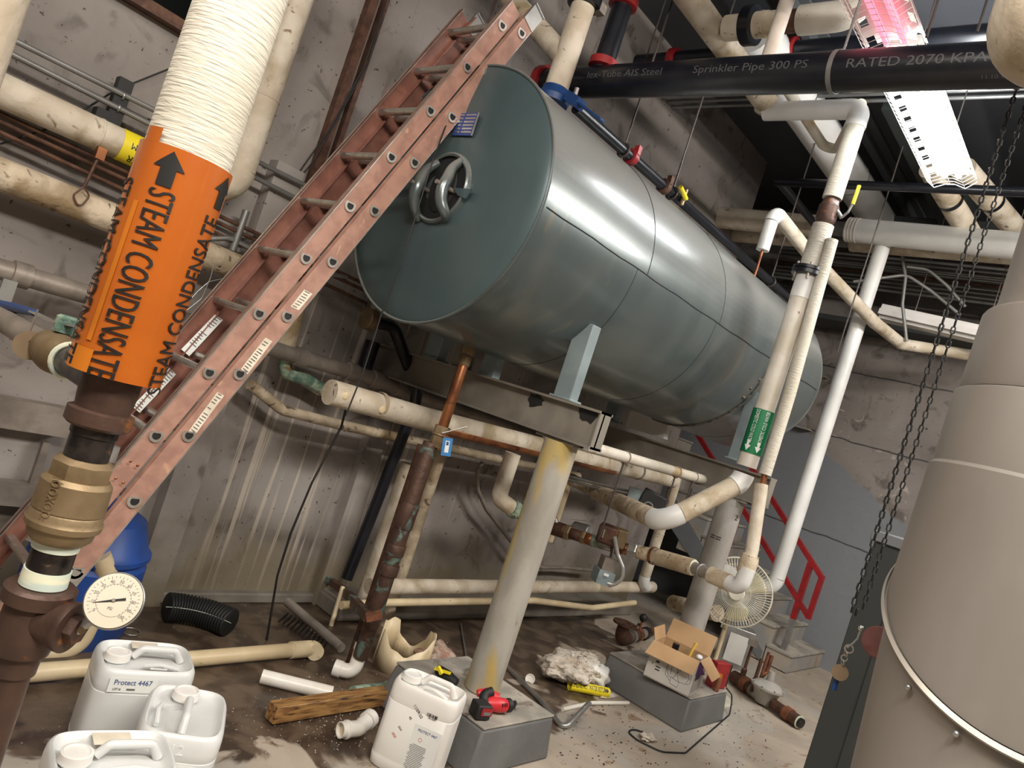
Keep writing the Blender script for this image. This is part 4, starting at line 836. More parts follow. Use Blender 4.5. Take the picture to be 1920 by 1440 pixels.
MB().bar(A, B, .07, .05).build('valve_neck', 'blue', bf); MB().bar(B, C_, .04, .014).build('lever', 'blue', bf, bev=.004); MB().lathe(W('X', TPX.x, 1079, 176), (0, 0, 1), [(-.01, .012), (.03, .012)], hexa=6).build('stem_nut', 'galv', bf)
# black line along the top of the tank
ts = [W('Y', TY+.28, *p) for p in ((1078, 200), (1500, 588))]; zt_ = TZ+TR+.06
LYk = TY+.12
def onz(x, y, z): return W('Z', z, x, y)
ka, kb = W('Z', 3.10, 1085, 212), W('Z', 3.10, 1480, 556); ym = .5*(ka.y+kb.y)
kl = thing('black_sprinkler_branch', 'slim black pipe lying along the top of the tank with red grooved couplings', 'pipe', (ka.x, ym, 3.10))
MB().tube([V((ka.x-.05, ym, 3.10)), V((kb.x+.6, ym, 3.10))], .030, 18).build('pipe_section', 'black', kl)
for px, m in (((1183, 297), 'red'), ((1245, 350), 'rustd')):
    c = W('Y', ym, *px); MB().lathe((c.x, ym, 3.10), (1, 0, 0), [(-.022, .034), (-.018, .045), (.018, .045), (.022, .034)], 24).box((c.x, ym-.03, 3.14), (.03, .03, .05)).build('grooved_coupling', m, kl)
for px, t, lab in (((1168, 285), (1245, 0), 'hanger rod holding the black line over the near tank seam'), ((1262, 355), (1320, 170), 'hanger rod holding the black line over the tank middle'), ((1452, 505), (1475, 420), 'hanger rod holding the black line near the far tank end')):
    c = W('Y', ym, *px); hanger(0, lab, (c.x, ym, 3.10), (1, 0, 0), .032, CZ, 'rods hanging the black tank line')
yv = W('Y', ym-.02, 1276, 372); yt = thing('gauge_valve', 'small brass valve with a yellow handle on the black tank line', 'valve', (yv.x, ym-.02, 3.05))
MB().tube([(yv.x, ym-.04, 3.06), (yv.x, ym-.04, 3.16)], .014, 10).build('body', 'brass', yt); MB().tube([V((yv.x, ym-.06, 3.10)), W('Y', ym-.06, 1276, 350)], .014, 10).build('handle', 'yellow', yt)
# small white elbow dropping to a copper tail on the tank
sx = cyl_hit(1418, 505); sE = V((sx.x, sx.y, 0)); hs = sE.xy.length
sw = thing('small_white_pipe', 'small white jacketed elbow ending in bare copper above the tank', 'pipe', (sE.x, sE.y, 3.1))
zz1, zz2 = HD(1432, 470, hs).z, HD(1462, 398, hs).z
top = V((sE.x, sE.y, zz2)); dn = W('Z', zz2-.10, 1530, 490)
run_pts = [V((sE.x, sE.y, zz1)), top, HD(1520, 480, 5.9), HD(1640, 605, 6.7), HD(1690, 645, 7.2), HD(1830, 668, 7.4)]
lg, ar = arc_path(run_pts, .07)
for i, (a, b) in enumerate(lg): MB().tube([a, b], .045 if i == 0 else .050, 20).build('pipe_section', 'white' if i == 0 else 'cream', sw)
for i, a in enumerate(ar): MB().tube(a, .050 if i == 0 else .052, 20).build('elbow', 'white' if i == 0 else 'cream', sw)
MB().tube([V((sE.x, sE.y, zz1-.20)), V((sE.x, sE.y, zz1+.02))], .010, 10).build('copper_tail', 'copper', sw); MB().lathe((sE.x, sE.y, zz1-.24), (0, 0, 1), [(0, .02), (.02, .026), (.04, .02)], hexa=6).build('compression_nut', 'galv', sw)
# big black lettered sprinkler main
SXM = 2.88; RS = .084
A = W('X', SXM, 1097, 155); B = W('X', SXM, 1890, 121); szp = (A.z+B.z)/2; A = A+(A-B).normalized()*.30
sp = thing('sprinkler_main', 'large black sprinkler main lettered in grey crossing the upper right', 'pipe', (SXM, 1.6, szp))
MB().tube([A, B+(B-A).normalized()*1.9], RS, 48).build('pipe_section', 'black', sp)
sd = (B-A).normalized(); mid = A.lerp(B, .5)
se_ = (EYE-mid); se_ = (se_-sd*se_.dot(sd)).normalized(); se_ = Matrix.Rotation(R_(0), 3, sd) @ se_
def stext(tx, x, y, size, sxx):
    p = W('X', SXM-RS*.6, x, y); t = (p-A).dot(sd); c = A+sd*t
    e = (p-c); e = (e-sd*e.dot(sd)).normalized()
    text_cyl(tx, size, c, sd, RS, e, 1, sxx, .0006).build('lettering', 'dotink', sp)
stext('lex-Tube AIS Steel', 1175, 143, .050, 1.25); stext('Sprinkler Pipe 300 PS', 1407, 132, .050, 1.28); stext('RATED 2070 KPA SK', 1740, 118, .052, 1.30); stext('11.10.19', 1862, 147, .020, 1.3)
MB().lathe(A, -sd, [(-.03, RS+.002), (-.025, RS+.018), (.02, RS+.018), (.025, RS+.002)], 32).build('grooved_coupling', 'red', sp)
rz_ = V((A.x, A.y, A.z))
c = W('X', SXM, 1567, 140); hk = thing('strap_hanger', 'grey band hanger with rods holding the lettered black main', 'pipe hanger', (SXM, c.y, szp))
MB().lathe(A+sd*((c-A).dot(sd)), sd, [(-.010, RS+.001), (-.010, RS+.004), (.010, RS+.004), (.010, RS+.001)], 40, cap=False).build('band', 'grey', hk); MB().tube([(SXM, c.y, szp+RS), (SXM, c.y-.02, CZ)], .006, 8).build('rod', 'grey', hk)
# black riser meeting the main at its wall end, with red couplings
rx_ = W('X', SXM, 1135, 110)
brs = thing('black_riser', 'black vertical sprinkler pipe with red grooved couplings left of the lettered main', 'pipe', (SXM, rx_.y, szp+RS))
MB().tube([V((SXM, rx_.y, szp+RS-.01)), V((SXM, rx_.y, CZ))], .056, 24).build('pipe_section', 'black', brs)
for z in (szp+RS+.03, HD(1160, 3, V((SXM, rx_.y)).length).z): MB().lathe((SXM, rx_.y, z), (0, 0, 1), [(-.025, .058), (-.02, .078), (.02, .078), (.025, .058)], 28).build('grooved_coupling', 'red', brs)
# second black pipe further back, and the slim one
a = W('Y', WY, 1195, 118); 
s2_ = thing('black_cross_pipe', 'black pipe with red grooved coupling behind the lettered main', 'pipe', a)
MB().tube([V((a.x, WY, a.z)), V((a.x, -2.5, a.z))], .060, 24).build('pipe_section', 'black', s2_)
for px in ((1265, 108), (1482, 95), (1490, 80)):
    c = W('X', a.x, *px); MB().lathe((a.x, c.y, a.z), (0, 1, 0), [(-.03, .07), (-.025, .086), (.025, .086), (.03, .07)], 24).build('grooved_coupling', 'red', s2_)
a = W('Y', 2.75, 1455, 341)
s3_ = thing('black_fire_pipe', 'slim black pipe with a tee crossing below the bright light fixture', 'pipe', a)
MB().tube([V((a.x, 2.75, a.z)), V((a.x, -2.5, a.z))], .033, 18).build('pipe_section', 'black', s3_); c = W('Z', a.z, 1500, 392); MB().tube([V((a.x, 2.72, a.z)), V((a.x+1.0, 2.72, a.z))], .033, 18).build('side_leg', 'black', s3_)
# conduits starting at the back wall
for i, px in enumerate(((1240, 183), (1250, 191), (1259, 201))):
    a = W('Y', WY, *px); MB().tube([V((a.x, WY, a.z)), V((a.x, -2.5, a.z))], .014, 12).build('conduit', 'grey', label='%s of three grey conduits starting at the wall below the lettered main' % ('top', 'middle', 'lowest')[i], category='conduit', group='conduits under the lettered main')
# large white ceiling pipes
def xrun(px, r0z=None): pass
za_ = 4.30
A = W('Y', lft.y, 1300, 5); B = W('Y', lft.y, 1425, 176); zA_ = (A.z+B.z)/2; za_ = zA_
run('insulated_ceiling_pipe', 'cream ceiling pipe running away from the camera, joined by the coupled branch', 'pipe', [V((A.x-1.2, lft.y, zA_)), V((lft.x, lft.y, zA_)), V((lft.x, lft.y, lft.z-.0))], .075, 'cream', .1, 'white', bands=1.3)
zb_ = 4.38; A = W('Z', zb_, 1497, 190); B = W('Z', zb_, 1640, 400); yb_ = (A.y+B.y)/2
run('insulated_ceiling_pipe', 'largest bright white ceiling pipe running away beside the lamp', 'pipe', [V((A.x-.9, yb_, zb_)), V((B.x+.4, yb_, zb_))], .150, 'white', .1, bands=1.4, bandm='grey')
c = W('Z', za_+.02, 1350, 50)
q = [W('Z', za_, *p) for p in ((1362, 53), (1440, 45), (1500, 43), (1590, 35), (1612, 15))]; xb = q[1].x
bt = thing('coupled_branch_pipe', 'cream branch with a black grooved coupling and a stained flange joining the ceiling pipe', 'pipe', q[1])
MB().tube([V((xb, q[0].y, za_)), V((xb, q[1].y, za_))], .070, 24).build('insulated_section', 'cream', bt); MB().lathe((xb, W('X', xb, 1407, 50).y, za_), (0, 1, 0), [(-.035, .08), (-.03, .105), (.03, .105), (.035, .08)], 28).build('grooved_coupling', 'black', bt)
MB().tube([V((xb, q[1].y, za_)), V((xb, W('X', xb, 1460, 45).y, za_))], .066, 24).build('insulated_section', 'cream', bt); MB().tube([V((xb, W('X', xb, 1455, 45).y, za_)), V((xb, W('X', xb, 1500, 42).y, za_))], .06, 20).build('iron_body', 'rustd', bt)
MB().tube(smooth([V((xb, W('X', xb, 1500, 42).y, za_)), V((xb, W('X', xb, 1595, 32).y, za_)), V((xb+.1, W('X', xb, 1600, 32).y, za_+.3))], .08), .076, 24).build('elbow', 'offwhite', bt)
ta, tb_ = HD(1476, 0, 3.6), HD(1446, 110, 3.6); MB().tube([V((ta.x, ta.y, CZ)), V((ta.x, ta.y, tb_.z-.05))], .036, 18).build('slim_upright_pipe', 'offwhite', label='slim cream upright crossing in front of the coupled branch', category='pipe')
zt2 = 4.05; A = W('Z', zt2, 1488, 185); B = W('Z', zt2, 1560, 298); ys = (A.y+B.y)/2
run('slim_insulated_pipe', 'slim cream pipe under the big white ceiling pipe, elbowed into the cold water riser', 'pipe', [V((A.x-.3, A.y, zt2)), V((B.x, B.y, zt2)), V((GX.x+.05, GX.y+.03, zt2-.06))], .034, 'offwhite', .06, bands=.7)
# pair of white pipes crossing on the far side
for i, (y0, r, lab) in enumerate((((1352, 408), .105, 'upper white cross pipe with a grey gap, beyond the cold water riser'), ((1378, 438), .085, 'lower cream cross pipe tucked under the upper white one'))):
    a = W('Y', WY, *y0); e = W('X', a.x, 1915, 462 if i == 0 else 478); ge = W('X', a.x, 1560, 418); gs = W('X', a.x, 1590, 418)
    hp = thing('cross_pipe', lab, 'pipe', a, 'white cross pipes'); L = lambda y: V((a.x, y, a.z+(e.z-a.z)*(WY-y)/(WY-e.y)))
    MB().tube([L(WY), L(W('X', a.x, 1555, 430).y)], r*.98, 24).build('insulated_section', 'cream', hp); MB().tube([L(W('X', a.x, 1520, 430).y), L(W('X', a.x, 1640, 430).y)], r*.62, 24).build('bare_section', 'grey', hp)
    MB().tube([L(W('X', a.x, 1590 if i == 0 else 1605, 430).y), L(e.y-1.5)], r, 28).build('insulated_section', 'white' if i == 0 else 'cream', hp)
    for k in range(4): MB().ring(L(W('X', a.x, 1592+6*k, 430).y) if i == 0 else L(W('X', a.x, 1608+20*k, 440).y), (0, 1, 0), r*1.0, .005, 28, 6).build('joint_band', 'offwhite', hp)
# far right: two pipes with black bands
zq = 4.35
for i, (p0, p1) in enumerate((((1772, 360), (1830, 460)), ((1835, 350), (1900, 425)))):
    A, B = HD(*p0, 6.2), HD(*p1, 6.9); t = thing('banded_pipe', ('left', 'right')[i]+' cream pipe with a black band just beyond the end of the lit fixture', 'pipe', A, 'banded pipes beyond the lamp')
    MB().tube([A-(B-A)*.4, B], .085, 20).build('insulated_section', 'cream', t); c = A.lerp(B, .15+.2*i); MB().lathe(c, B-A, [(-.02, .088), (.02, .088)], 24, cap=False).build('black_band', 'black', t)
# bundle of conduits high on the far side, and dark ceiling ducts
for i in range(9):
    a = W('X', 7.6, 1480, 466+i*7); MB().tube([V((7.6, 3.6, a.z)), V((7.6, -2.0, a.z+.02))], .016, 8).build('conduit', 'rustd' if i in (4,) else 'grey', label='one of the thin conduits bundled below the white cross pipes', category='conduit', group='conduit bundle on the far side')
for i, q in enumerate((((1600, 528), (1700, 515), (1745, 545), (1800, 590)), ((1700, 500), (1740, 505), (1775, 535), (1810, 575)), ((1690, 470), (1698, 520), (1692, 570), (1700, 640)))):
    solid('bent_conduit', ('lower bent conduit above the far light fixture', 'upper bent conduit above the far light fixture', 'thin conduit dropping to the far light fixture')[i], 'conduit', [HD(*p, 7.1) for p in q], .014, 'grey', .15, 'bent conduits')
struct('trim_10', MB().box((7.9, 1.0, 3.45), (.5, 5, .05)).box((7.4, 1.0, 4.3), (.3, 5, .25)), 'cab')
struct('trim_11', MB().box((6.2, 1.9, CZ-.25), (2.2, .25, .35)), 'cab')
# ceiling hangers near the top right
for i, (a, b, h_) in enumerate((((1250, 0), (1210, 115), 4.9), ((1755, 0), (1737, 70), 3.2), ((1865, 0), (1832, 60), 3.4), ((1625, 470), (1570, 660), 6.0), ((1312, 170), (1270, 330), 4.6))):
    A, B = HD(*a, h_), HD(*b, h_); MB().tube([V((B.x, B.y, B.z)), V((B.x, B.y, min(A.z+1, CZ)))], .006, 8).build('hanger_rod', 'rod', label=('rod above the near end of the black cross pipe', 'rod right of the pink fixture', 'rod nearest the top right corner', 'long pale rod in front of the far wall beside the white riser', 'dark rod over the tank crossing the back wall')[i], category='rod', group='loose hanger rods')
# ================================================================== LIGHT FIXTURES
ZL = 3.80
def fixture(nm, label, x0, x1, y, z, tube, group=None):
    t = thing(nm, label, 'light fixture', ((x0+x1)/2, y, z), group); w = .145
    MB().box(((x0+x1)/2, y, z+.085), (x1-x0, .16, .05)).build('housing', 'housing', t)
    for s in (-1, 1):
        for k in range(12):
            a, b = x0+(x1-x0)*k/12, x0+(x1-x0)*(k+.55)/12; c = x0+(x1-x0)*(k+1)/12
            P = lambda x, u: V((x, y+s*(.05+.095*u), z+.065-.038*u))
            q = MB().add([P(a, 0), P(b, 0), P(b, 1), P(a, 1)], [(0, 1, 2, 3)]).add([P(b, 0), P(c, 0), P(c, .45), P(b, .45)], [(0, 1, 2, 3)]).add([P(b, .8), P(c, .8), P(c, 1), P(b, 1)], [(0, 1, 2, 3)])
            if k == 0: g = q
            else: g.add(q.v, q.f)
        g.build('reflector', 'housing', t)
    for s in (-1, 1):
        MB().tube([(x0+.02, y+s*.04, z+.035), (x1-.02, y+s*.04, z+.035)], .016, 12).build('tube', tube, t)
    g = MB(); n = int((x1-x0)/.045)
    for k in range(n+1):
        x = x0+(x1-x0)*k/n; pts = [(x, y-w, z+.01), (x, y-.09, z-.035), (x, y-.03, z-.01), (x, y+.03, z-.01), (x, y+.09, z-.035), (x, y+w, z+.01)]
        g.tube(pts, .0016 if 0 < k < n else .003, 5, cap=False)
    for yy, zz_ in ((-w, .01), (-.09, -.035), (0, -.01), (.09, -.035), (w, .01)): g.tube([(x0, y+yy, z+zz_), (x1, y+yy, z+zz_)], .0018, 5)
    g.build('wire_guard', 'housing', t)
    for x in (x0+.25, x1-.25): MB().tube([(x, y, z+.11), (x, y, CZ)], .004, 6).build('hanger', 'rod', t)
    return t
L1 = W('Z', ZL, 1783, 343); L0 = W('Z', ZL, 1712, 175)
ul = bpy.data.lights.new('added_uplight', 'AREA'); ul.shape = 'RECTANGLE'; ul.size = 1.3; ul.size_y = .10; ul.energy = 26; ul.color = (.93, .97, 1)  # extra area light added above the housing to brighten ceiling and wall top
uo = bpy.data.objects.new('added_uplight', ul); sc.collection.objects.link(uo); uo.location = (L1.x-.8, L1.y, ZL+.13); uo.rotation_euler = (pi, 0, 0)
fixture('strip_light', 'lit fluorescent strip light with a wire guard hanging at the upper right', L0.x-.35, L1.x, L1.y, ZL, 'lamp')
fixture('strip_light', 'dimly glowing pink-tubed strip light with a wire guard in front of the lit one', L0.x-2.3, L0.x-.40, L1.y, ZL, 'pinklamp')
A, B = W('X', 7.0, 1655, 585), W('X', 7.0, 1900, 640)
ft = thing('strip_light', 'unlit white strip light mounted across the far side below the conduit bundle', 'light fixture', A.lerp(B, .5)); 
MB().bar(A+V((0, 0, .03)), B+V((0, 0, .03)), .16, .05).build('housing', 'housing', ft); MB().bar(A+V((-.10, 0, -.02)), B+V((-.10, 0, -.02)), .03, .05).build('side_panel', 'housing', ft); MB().bar(A+V((.0, 0, -.06)), B+V((.0, 0, -.06)), .14, .03).build('lens', 'cardw', ft)
for tt in (.25, .8): c = A.lerp(B, tt); MB().tube([c+V((0, 0, .05)), V((c.x, c.y, CZ))], .004, 6).build('hanger', 'steel', ft)
# ================================================================== FLUE, CABINET, CHAIN
DD, DA = 1.70, R_(4.2); DC = V((DD*cos(DA), DD*sin(DA), 0)); dr = lambda a: DD*sin(R_(a)-DA)
def sz(x, y, r): return HD(x, y, math.sqrt(DD*DD-r*r)).z
r3, r2, r1, r0 = .229, .224, .216, .198
zs3, zs2, zs1 = sz(1753, 866, r3), sz(1790, 730, r2), sz(1848, 590, r1)
flue = thing('flue_duct', 'large dull stainless flue duct filling the right edge', 'duct', (DC.x, DC.y, .0))
def fl(nm, m, prof): return MB().lathe(DC, (0, 0, 1), prof, 96, cap=False).build(nm, m, flue)
fl('duct_section', 'duct', [(zs1, r0+.004), (zs1+.02, r0+.001), (zs1+.03, r0), (2.9, r0-.004)])
fl('duct_section', 'duct', [(zs2+.002, r1), (zs2+.01, r1+.002), (zs1-.006, r1+.001), (zs1, r1-.002), (zs1+.001, r0)])
fl('duct_section', 'duct', [(zs3+.002, r2), (zs2-.008, r2+.001), (zs2-.002, r2), (zs2, r1+.001), (zs2+.002, r1-.002)])
def hitc(x, y, r):
    d = ray(x, y); ox, oy = -DC.x, -DC.y; a = d.x**2+d.y**2; b = 2*(ox*d.x+oy*d.y); c = ox*ox+oy*oy-r*r; q = max(b*b-4*a*c, 0)
    return EYE+d*((-b-math.sqrt(q))/(2*a))
rim = [hitc(x, y, .236) for x, y in ((1657, 1140), (1663, 1180), (1680, 1220), (1713, 1270), (1760, 1317), (1800, 1353), (1863, 1397), (1920, 1427))]
# plane through the rim: z = p0 + p1 x + p2 y (least squares, 3 unknowns)
def lsq(pts):
    S = Matrix(((0,)*3,)*3); bb = V((0, 0, 0))
    for p in pts:
        row = V((1, p.x, p.y))
        for i in range(3):
            for j in range(3): S[i][j] += row[i]*row[j]
            bb[i] += row[i]*p.z
    return S.inverted() @ bb
rp = lsq(rim); RZ = lambda x, y: rp[0]+rp[1]*x+rp[2]*y
N = 96; ringp = lambda r, dz=0: [V((DC.x+r*cos(2*pi*k/N), DC.y+r*sin(2*pi*k/N), 0)) for k in range(N)]
def ringz(r, dz): 
    o = ringp(r)
    for p in o: p.z = RZ(p.x, p.y)+dz
    return o
up_ = ringp(r3)
for p in up_: p.z = zs3-.004
top_ = ringp(r2)
for p in top_: p.z = zs3+.003
sk = [(k, (k+1) % N, N+(k+1) % N, N+k) for k in range(N)]
MB().add(ringz(.231, .004)+up_+top_, sk+[(a+N, b+N, c+N, d+N) for a, b, c, d in sk]).build('duct_section', 'duct', flue)
ra, rb, rc = ringz(.236, .006), ringz(.240, 0), ringz(.236, -.006)
MB().add(ra+rb+rc+ringz(.225, .0), sk+[(a+N, b+N, c+N, d+N) for a, b, c, d in sk]+[(a+2*N, b+2*N, c+2*N, d+2*N) for a, b, c, d in sk]).build('rolled_rim', 'ducttop', flue)
BC = V((DD*cos(R_(1.6)), DD*sin(R_(1.6)), 0)); bot = [V((BC.x+.235*cos(2*pi*k/N), BC.y+.235*sin(2*pi*k/N), .45)) for k in range(N)]
bot2 = [V((p.x, p.y, .0)) for p in bot]
MB().add(bot2+bot+ringz(.222, -.002), sk+[(a+N, b+N, c+N, d+N) for a, b, c, d in sk]).build('lower_section', 'duct', flue)
for px in ((1708, 1272), (1798, 1358)):
    p = hitc(*px, .232); MB().ball(p-V((0, 0, .016)), .006, 8, 6).build('rivet', 'galv', flue)
kb = EYE+ray(1648, 1205)*1.56; kn = (EYE-kb).normalized()
kd = MB().lathe(kb, kn, [(-.02, .028), (-.016, .034), (.0, .034), (.003, .031)], 32).build('round_cap', 'maroon', label='maroon round cap with a wire and chain beside the flue rim', category='cap')
def dpt(x, y, d=1.54): return EYE+ray(x, y)*d
MB().tube([dpt(1615, 1178), dpt(1608, 1198), dpt(1598, 1208), dpt(1588, 1214)], .0025, 8).build('wire', 'galv', kd); MB().ball(dpt(1614, 1178), .006, 8, 6).build('bead', 'galv', kd)
MB().ring(dpt(1592, 1217), kn, .008, .0016, 20, 6).build('ring', 'steel', kd); 
for k in range(3): MB().ring(dpt(1586-3*k, 1226+8*k), (kn if k % 2 else CR), .006, .0014, 14, 6).build('ring', 'steel', kd)
tg2 = MB().lathe(dpt(1575, 1261), kn, [(0, .0165), (.002, .0165)], 28).build('brass_tag', 'tag', label='brass disc tag hanging on a chain over a blue key left of the flue', category='tag')
MB().tube([dpt(1569, 1272, 1.55), dpt(1563, 1293, 1.55)], [.006, .006], 10).build('blue_key', 'blue', tg2)
cab = thing('dark_cabinet', 'waist-high dark grey steel cabinet standing behind the flue', 'cabinet', (4.3, .2, 0))
cy = W('X', 4.0, 1562, 1262).y; czz = W('X', 4.0, 1648, 1006).z
MB().box((4.3, cy-.7, czz/2), (.6, 1.4, czz-.0)).build('body', 'cab', cab, bev=.004); MB().box((4.29, cy-.69, czz+.0), (.62, 1.42, .05)).build('top_rim', 'greypaint', cab, bev=.004)
MB().box((3.992, cy-.75, czz*.5), (.016, 1.22, czz-.16)).build('door', 'cab', cab, bev=.003)
ch = thing('hoist_chain', 'dark steel hand chain loop hanging in front of the far wall', 'chain', HD(1595, 1150, 3.2))
def strand(p0, p1, r=.0035, L=.034):
    g = MB(); n = int((p0-p1).length/(L*.78)); 
    for k in range(n):
        c = p0.lerp(p1, (k+.5)/n); sd_ = V((cos(k*pi/2+.4), sin(k*pi/2+.4), 0)); hh, ww = L/2-.004, .007
        pts = [c+V((0, 0, hh-ww))*1+V((0, 0, 0))]
        pts = [c+sd_*ww*cos(a)+V((0, 0, (hh-ww)*(1 if sin(a) >= 0 else -1)+ww*sin(a))) for a in [2*pi*j/10+.01 for j in range(11)]]
        g.tube(pts, r, 5, cap=False)
    return g
a, b = HD(1596, 1148, 3.2), HD(1612, 1140, 3.2); a2, b2 = HD(1870, 230, 3.2), HD(1905, 225, 3.2)
strand(V((a.x, a.y, CZ-.1)), a, .0038, .037).build('chain_strand', 'blackm', ch); strand(V((a.x+.02, a.y-.055, CZ-.1)), b+V((.0, -.01, 0)), .003, .036).build('chain_strand', 'blackm', ch)
strand(b+V((0, -.01, 0)), a+V((0, 0, -.01)), .004, .036).build('chain_strand', 'blackm', ch)
cp = thing('insulated_dome', 'rounded cream insulated pipe end in the top right corner', 'pipe', EYE+ray(1993, 40)*1.6)
c = EYE+ray(1993, 40)*1.6; cu = V((0, 0, 1)); rr = .140
MB().lathe(c, cu, [(-rr, .001)]+[(-rr*cos(k*pi/16), rr*sin(k*pi/16)) for k in range(1, 9)]+[(.9, rr)], 48, cap=False).build('shell', 'cream', cp, ang=80)
# ================================================================== STAIRS AND RAIL
SX0, SX1, SY, RS_, RN_ = 7.22, 8.19, 2.12, .18, .232
stt = thing('concrete_stairs', 'grey concrete stairs climbing along the far wall, worn brown on the treads', 'stairs', (7.7, SY, 0))
for k in range(10):
    y0 = SY+RN_*k; z1_ = RS_*(k+1); zl_ = max(0, z1_-.42)
    MB().box(((SX0+SX1)/2, y0+RN_/2+.004, (z1_+zl_)/2), (SX1-SX0, RN_+.008, z1_-zl_-.02)).build('step', 'concrete', stt); MB().box(((SX0+SX1)/2-.005, y0+RN_/2-.005, z1_-.012), (SX1-SX0+.01, RN_+.02, .024)).build('tread', 'plinthtop', stt, bev=.004)
MB().prism([V((SX0-.01, SY+.25, .0)), V((SX0-.01, SY+RN_*10, RS_*10-.42)), V((SX0-.01, SY+RN_*10, RS_*10-.05)), V((SX0-.01, SY+.25, .10))], (.05, 0, 0)).build('side_stringer', 'greypaint', stt)
hr = thing('red_handrail', 'red steel handrail looping at the foot of the concrete stairs', 'handrail', W('X', 7.3, 1475, 1200))
Rw = lambda x, y: W('X', 7.3, x, y)
A, B, C_, Dq = Rw(1541, 1083), Rw(1516, 1157), Rw(1450, 940), Rw(1425, 995)
sl = (C_-A).normalized(); up1 = A+sl*3.0; up2 = B+sl*3.0; up2.z = up1.z+(B.z-A.z)
MB().bar(A, up1, .05, .045).build('top_rail', 'red', hr); MB().bar(B, up2, .045, .045).build('mid_rail', 'red', hr); MB().bar(A+V((0, 0, .02)), B-V((0, 0, .02)), .045, .045).build('end_bar', 'red', hr)
tpp_ = Rw(1516, 1054); bp_ = Rw(1470, 1214); mid_ = tpp_.lerp(bp_, .66)
MB().bar(V((7.3, bp_.y+.0, tpp_.z)), V((7.3, bp_.y, mid_.z)), .05, .05).build('post', 'red', hr); MB().bar(V((7.3, bp_.y, mid_.z)), V((7.3, bp_.y, RS_)), .048, .048).build('bare_post_foot', 'galv', hr)
for k in (1.2, 2.4): c = up1.lerp(A, 1-k/3.0); MB().bar(c, V((c.x, c.y, c.z-.95)), .045, .045).build('post', 'red', hr)
# a few block courses seen past the stairs
struct('trim_12', MB().box((8.14, 4.7, 2.9), (.1, 3.6, .012)).box((8.14, 4.7, 2.3), (.1, 3.6, .012)), 'concrete')
# ================================================================== FAN AND THINGS AROUND
FC = HD(1381, 1110, 5.75); fr = .245; fn = (EYE-FC); fn.z = 0; fn = (fn.normalized()+V((0, 0, .05))).normalized(); fx = V((0, 0, 1)).cross(fn).normalized(); fy = fn.cross(fx)
fanb = thing('pedestal_fan', 'yellowed pedestal fan behind the elbow of the slim white riser', 'fan', (FC.x, FC.y, 0))
g = MB()
for k in range(72):
    a = 2*pi*k/72; d = fx*cos(a)+fy*sin(a)
    g.tube([FC+fn*.055+d*.055, FC+fn*.06+d*.15, FC+fn*.035+d*.225, FC+d*fr], .0016, 4, cap=False)
    g.tube([FC-fn*.055+d*.055, FC-fn*.05+d*.17, FC+d*fr], .0016, 4, cap=False)
g.ring(FC, fn, fr, .006, 64, 8).ring(FC+fn*.055, fn, .10, .002, 40, 5).ring(FC+fn*.04, fn, .20, .002, 48, 5); g.build('wire_cage', 'fan', fanb)
MB().lathe(FC, fn, [(.05, .060), (.062, .060), (.070, .05), (.072, .001)], 32, cap=False).build('badge', 'fan', fanb)
for k in range(3):
    a0 = 2*pi*k/3+.5; vs = []
    for i in range(7):
        for j in range(7):
            r = .05+.16*i/6; a = a0+(-.15+.95*j/6)*(.75+.4*sin(pi*i/6)); w_ = .02*(1-2*j/6)
            vs.append(FC+(fx*cos(a)+fy*sin(a))*r+fn*w_)
    b_ = MB().add(vs, [(i*7+j, i*7+j+1, i*7+j+8, i*7+j+7) for i in range(6) for j in range(6)]).build('blade', 'blade', fanb); s_ = b_.modifiers.new('solid', 'SOLIDIFY'); s_.thickness = .003
MB().lathe(FC, -fn, [(.05, .05), (.12, .06), (.17, .045), (.18, .01)], 24).build('motor', 'fan', fanb); MB().tube([FC-fn*.09-V((0, 0, .04)), V((FC-fn*.09).xy.to_3d())+V((0, 0, .03))], .016, 14).build('pole', 'pvcy', fanb); MB().lathe(V(((FC-fn*.09).x, (FC-fn*.09).y, 0)), (0, 0, 1), [(0, .20), (.02, .19), (.03, .05), (.05, .02)], 32).build('base', 'fan', fanb)
ap = W('Z', 0, 1362, 1245); apx = thing('metal_case', 'small grey metal case standing below the fan', 'case', ap); MB().box(ap+V((.05, .0, .17)), (.20, .26, .34), rz=.5).build('shell', 'galv', apx, bev=.006); MB().box(ap+V((-.06, -.06, .17)), (.01, .16, .24), rz=.5).build('front_panel', 'cardw', apx)
# ------------------------------------------------------------------ cardboard box on the far plinth
PZ = .207
b0_, b1_, b2_ = W('Z', PZ, 1206, 1265), W('Z', PZ, 1291, 1308), W('Z', PZ, 1326, 1291)
u = (b1_-b0_); ul = u.length; u.normalize(); v = V((-u.y, u.x, 0)); 
if v.dot(b2_-b1_) < 0: v = -v
vl = .24; bh = HD(1303, 1237, b1_.xy.length).z-PZ
bxo = thing('cardboard_box', 'open cardboard box with flaps spread and kettle outlines printed on white, on the far plinth', 'box', (b0_+b1_)/2)
Bp = lambda s, t, h: b0_+u*(s*ul)+v*(t*vl)+V((0, 0, h))
MB().prism([Bp(0, 0, 0), Bp(1, 0, 0), Bp(1, 0, bh), Bp(0, 0, bh)], v*.004).build('front_panel', 'cardw', bxo); MB().prism([Bp(1, 0, 0), Bp(1, 1, 0), Bp(1, 1, bh), Bp(1, 0, bh)], -u*.004).build('side_panel', 'cardw', bxo)
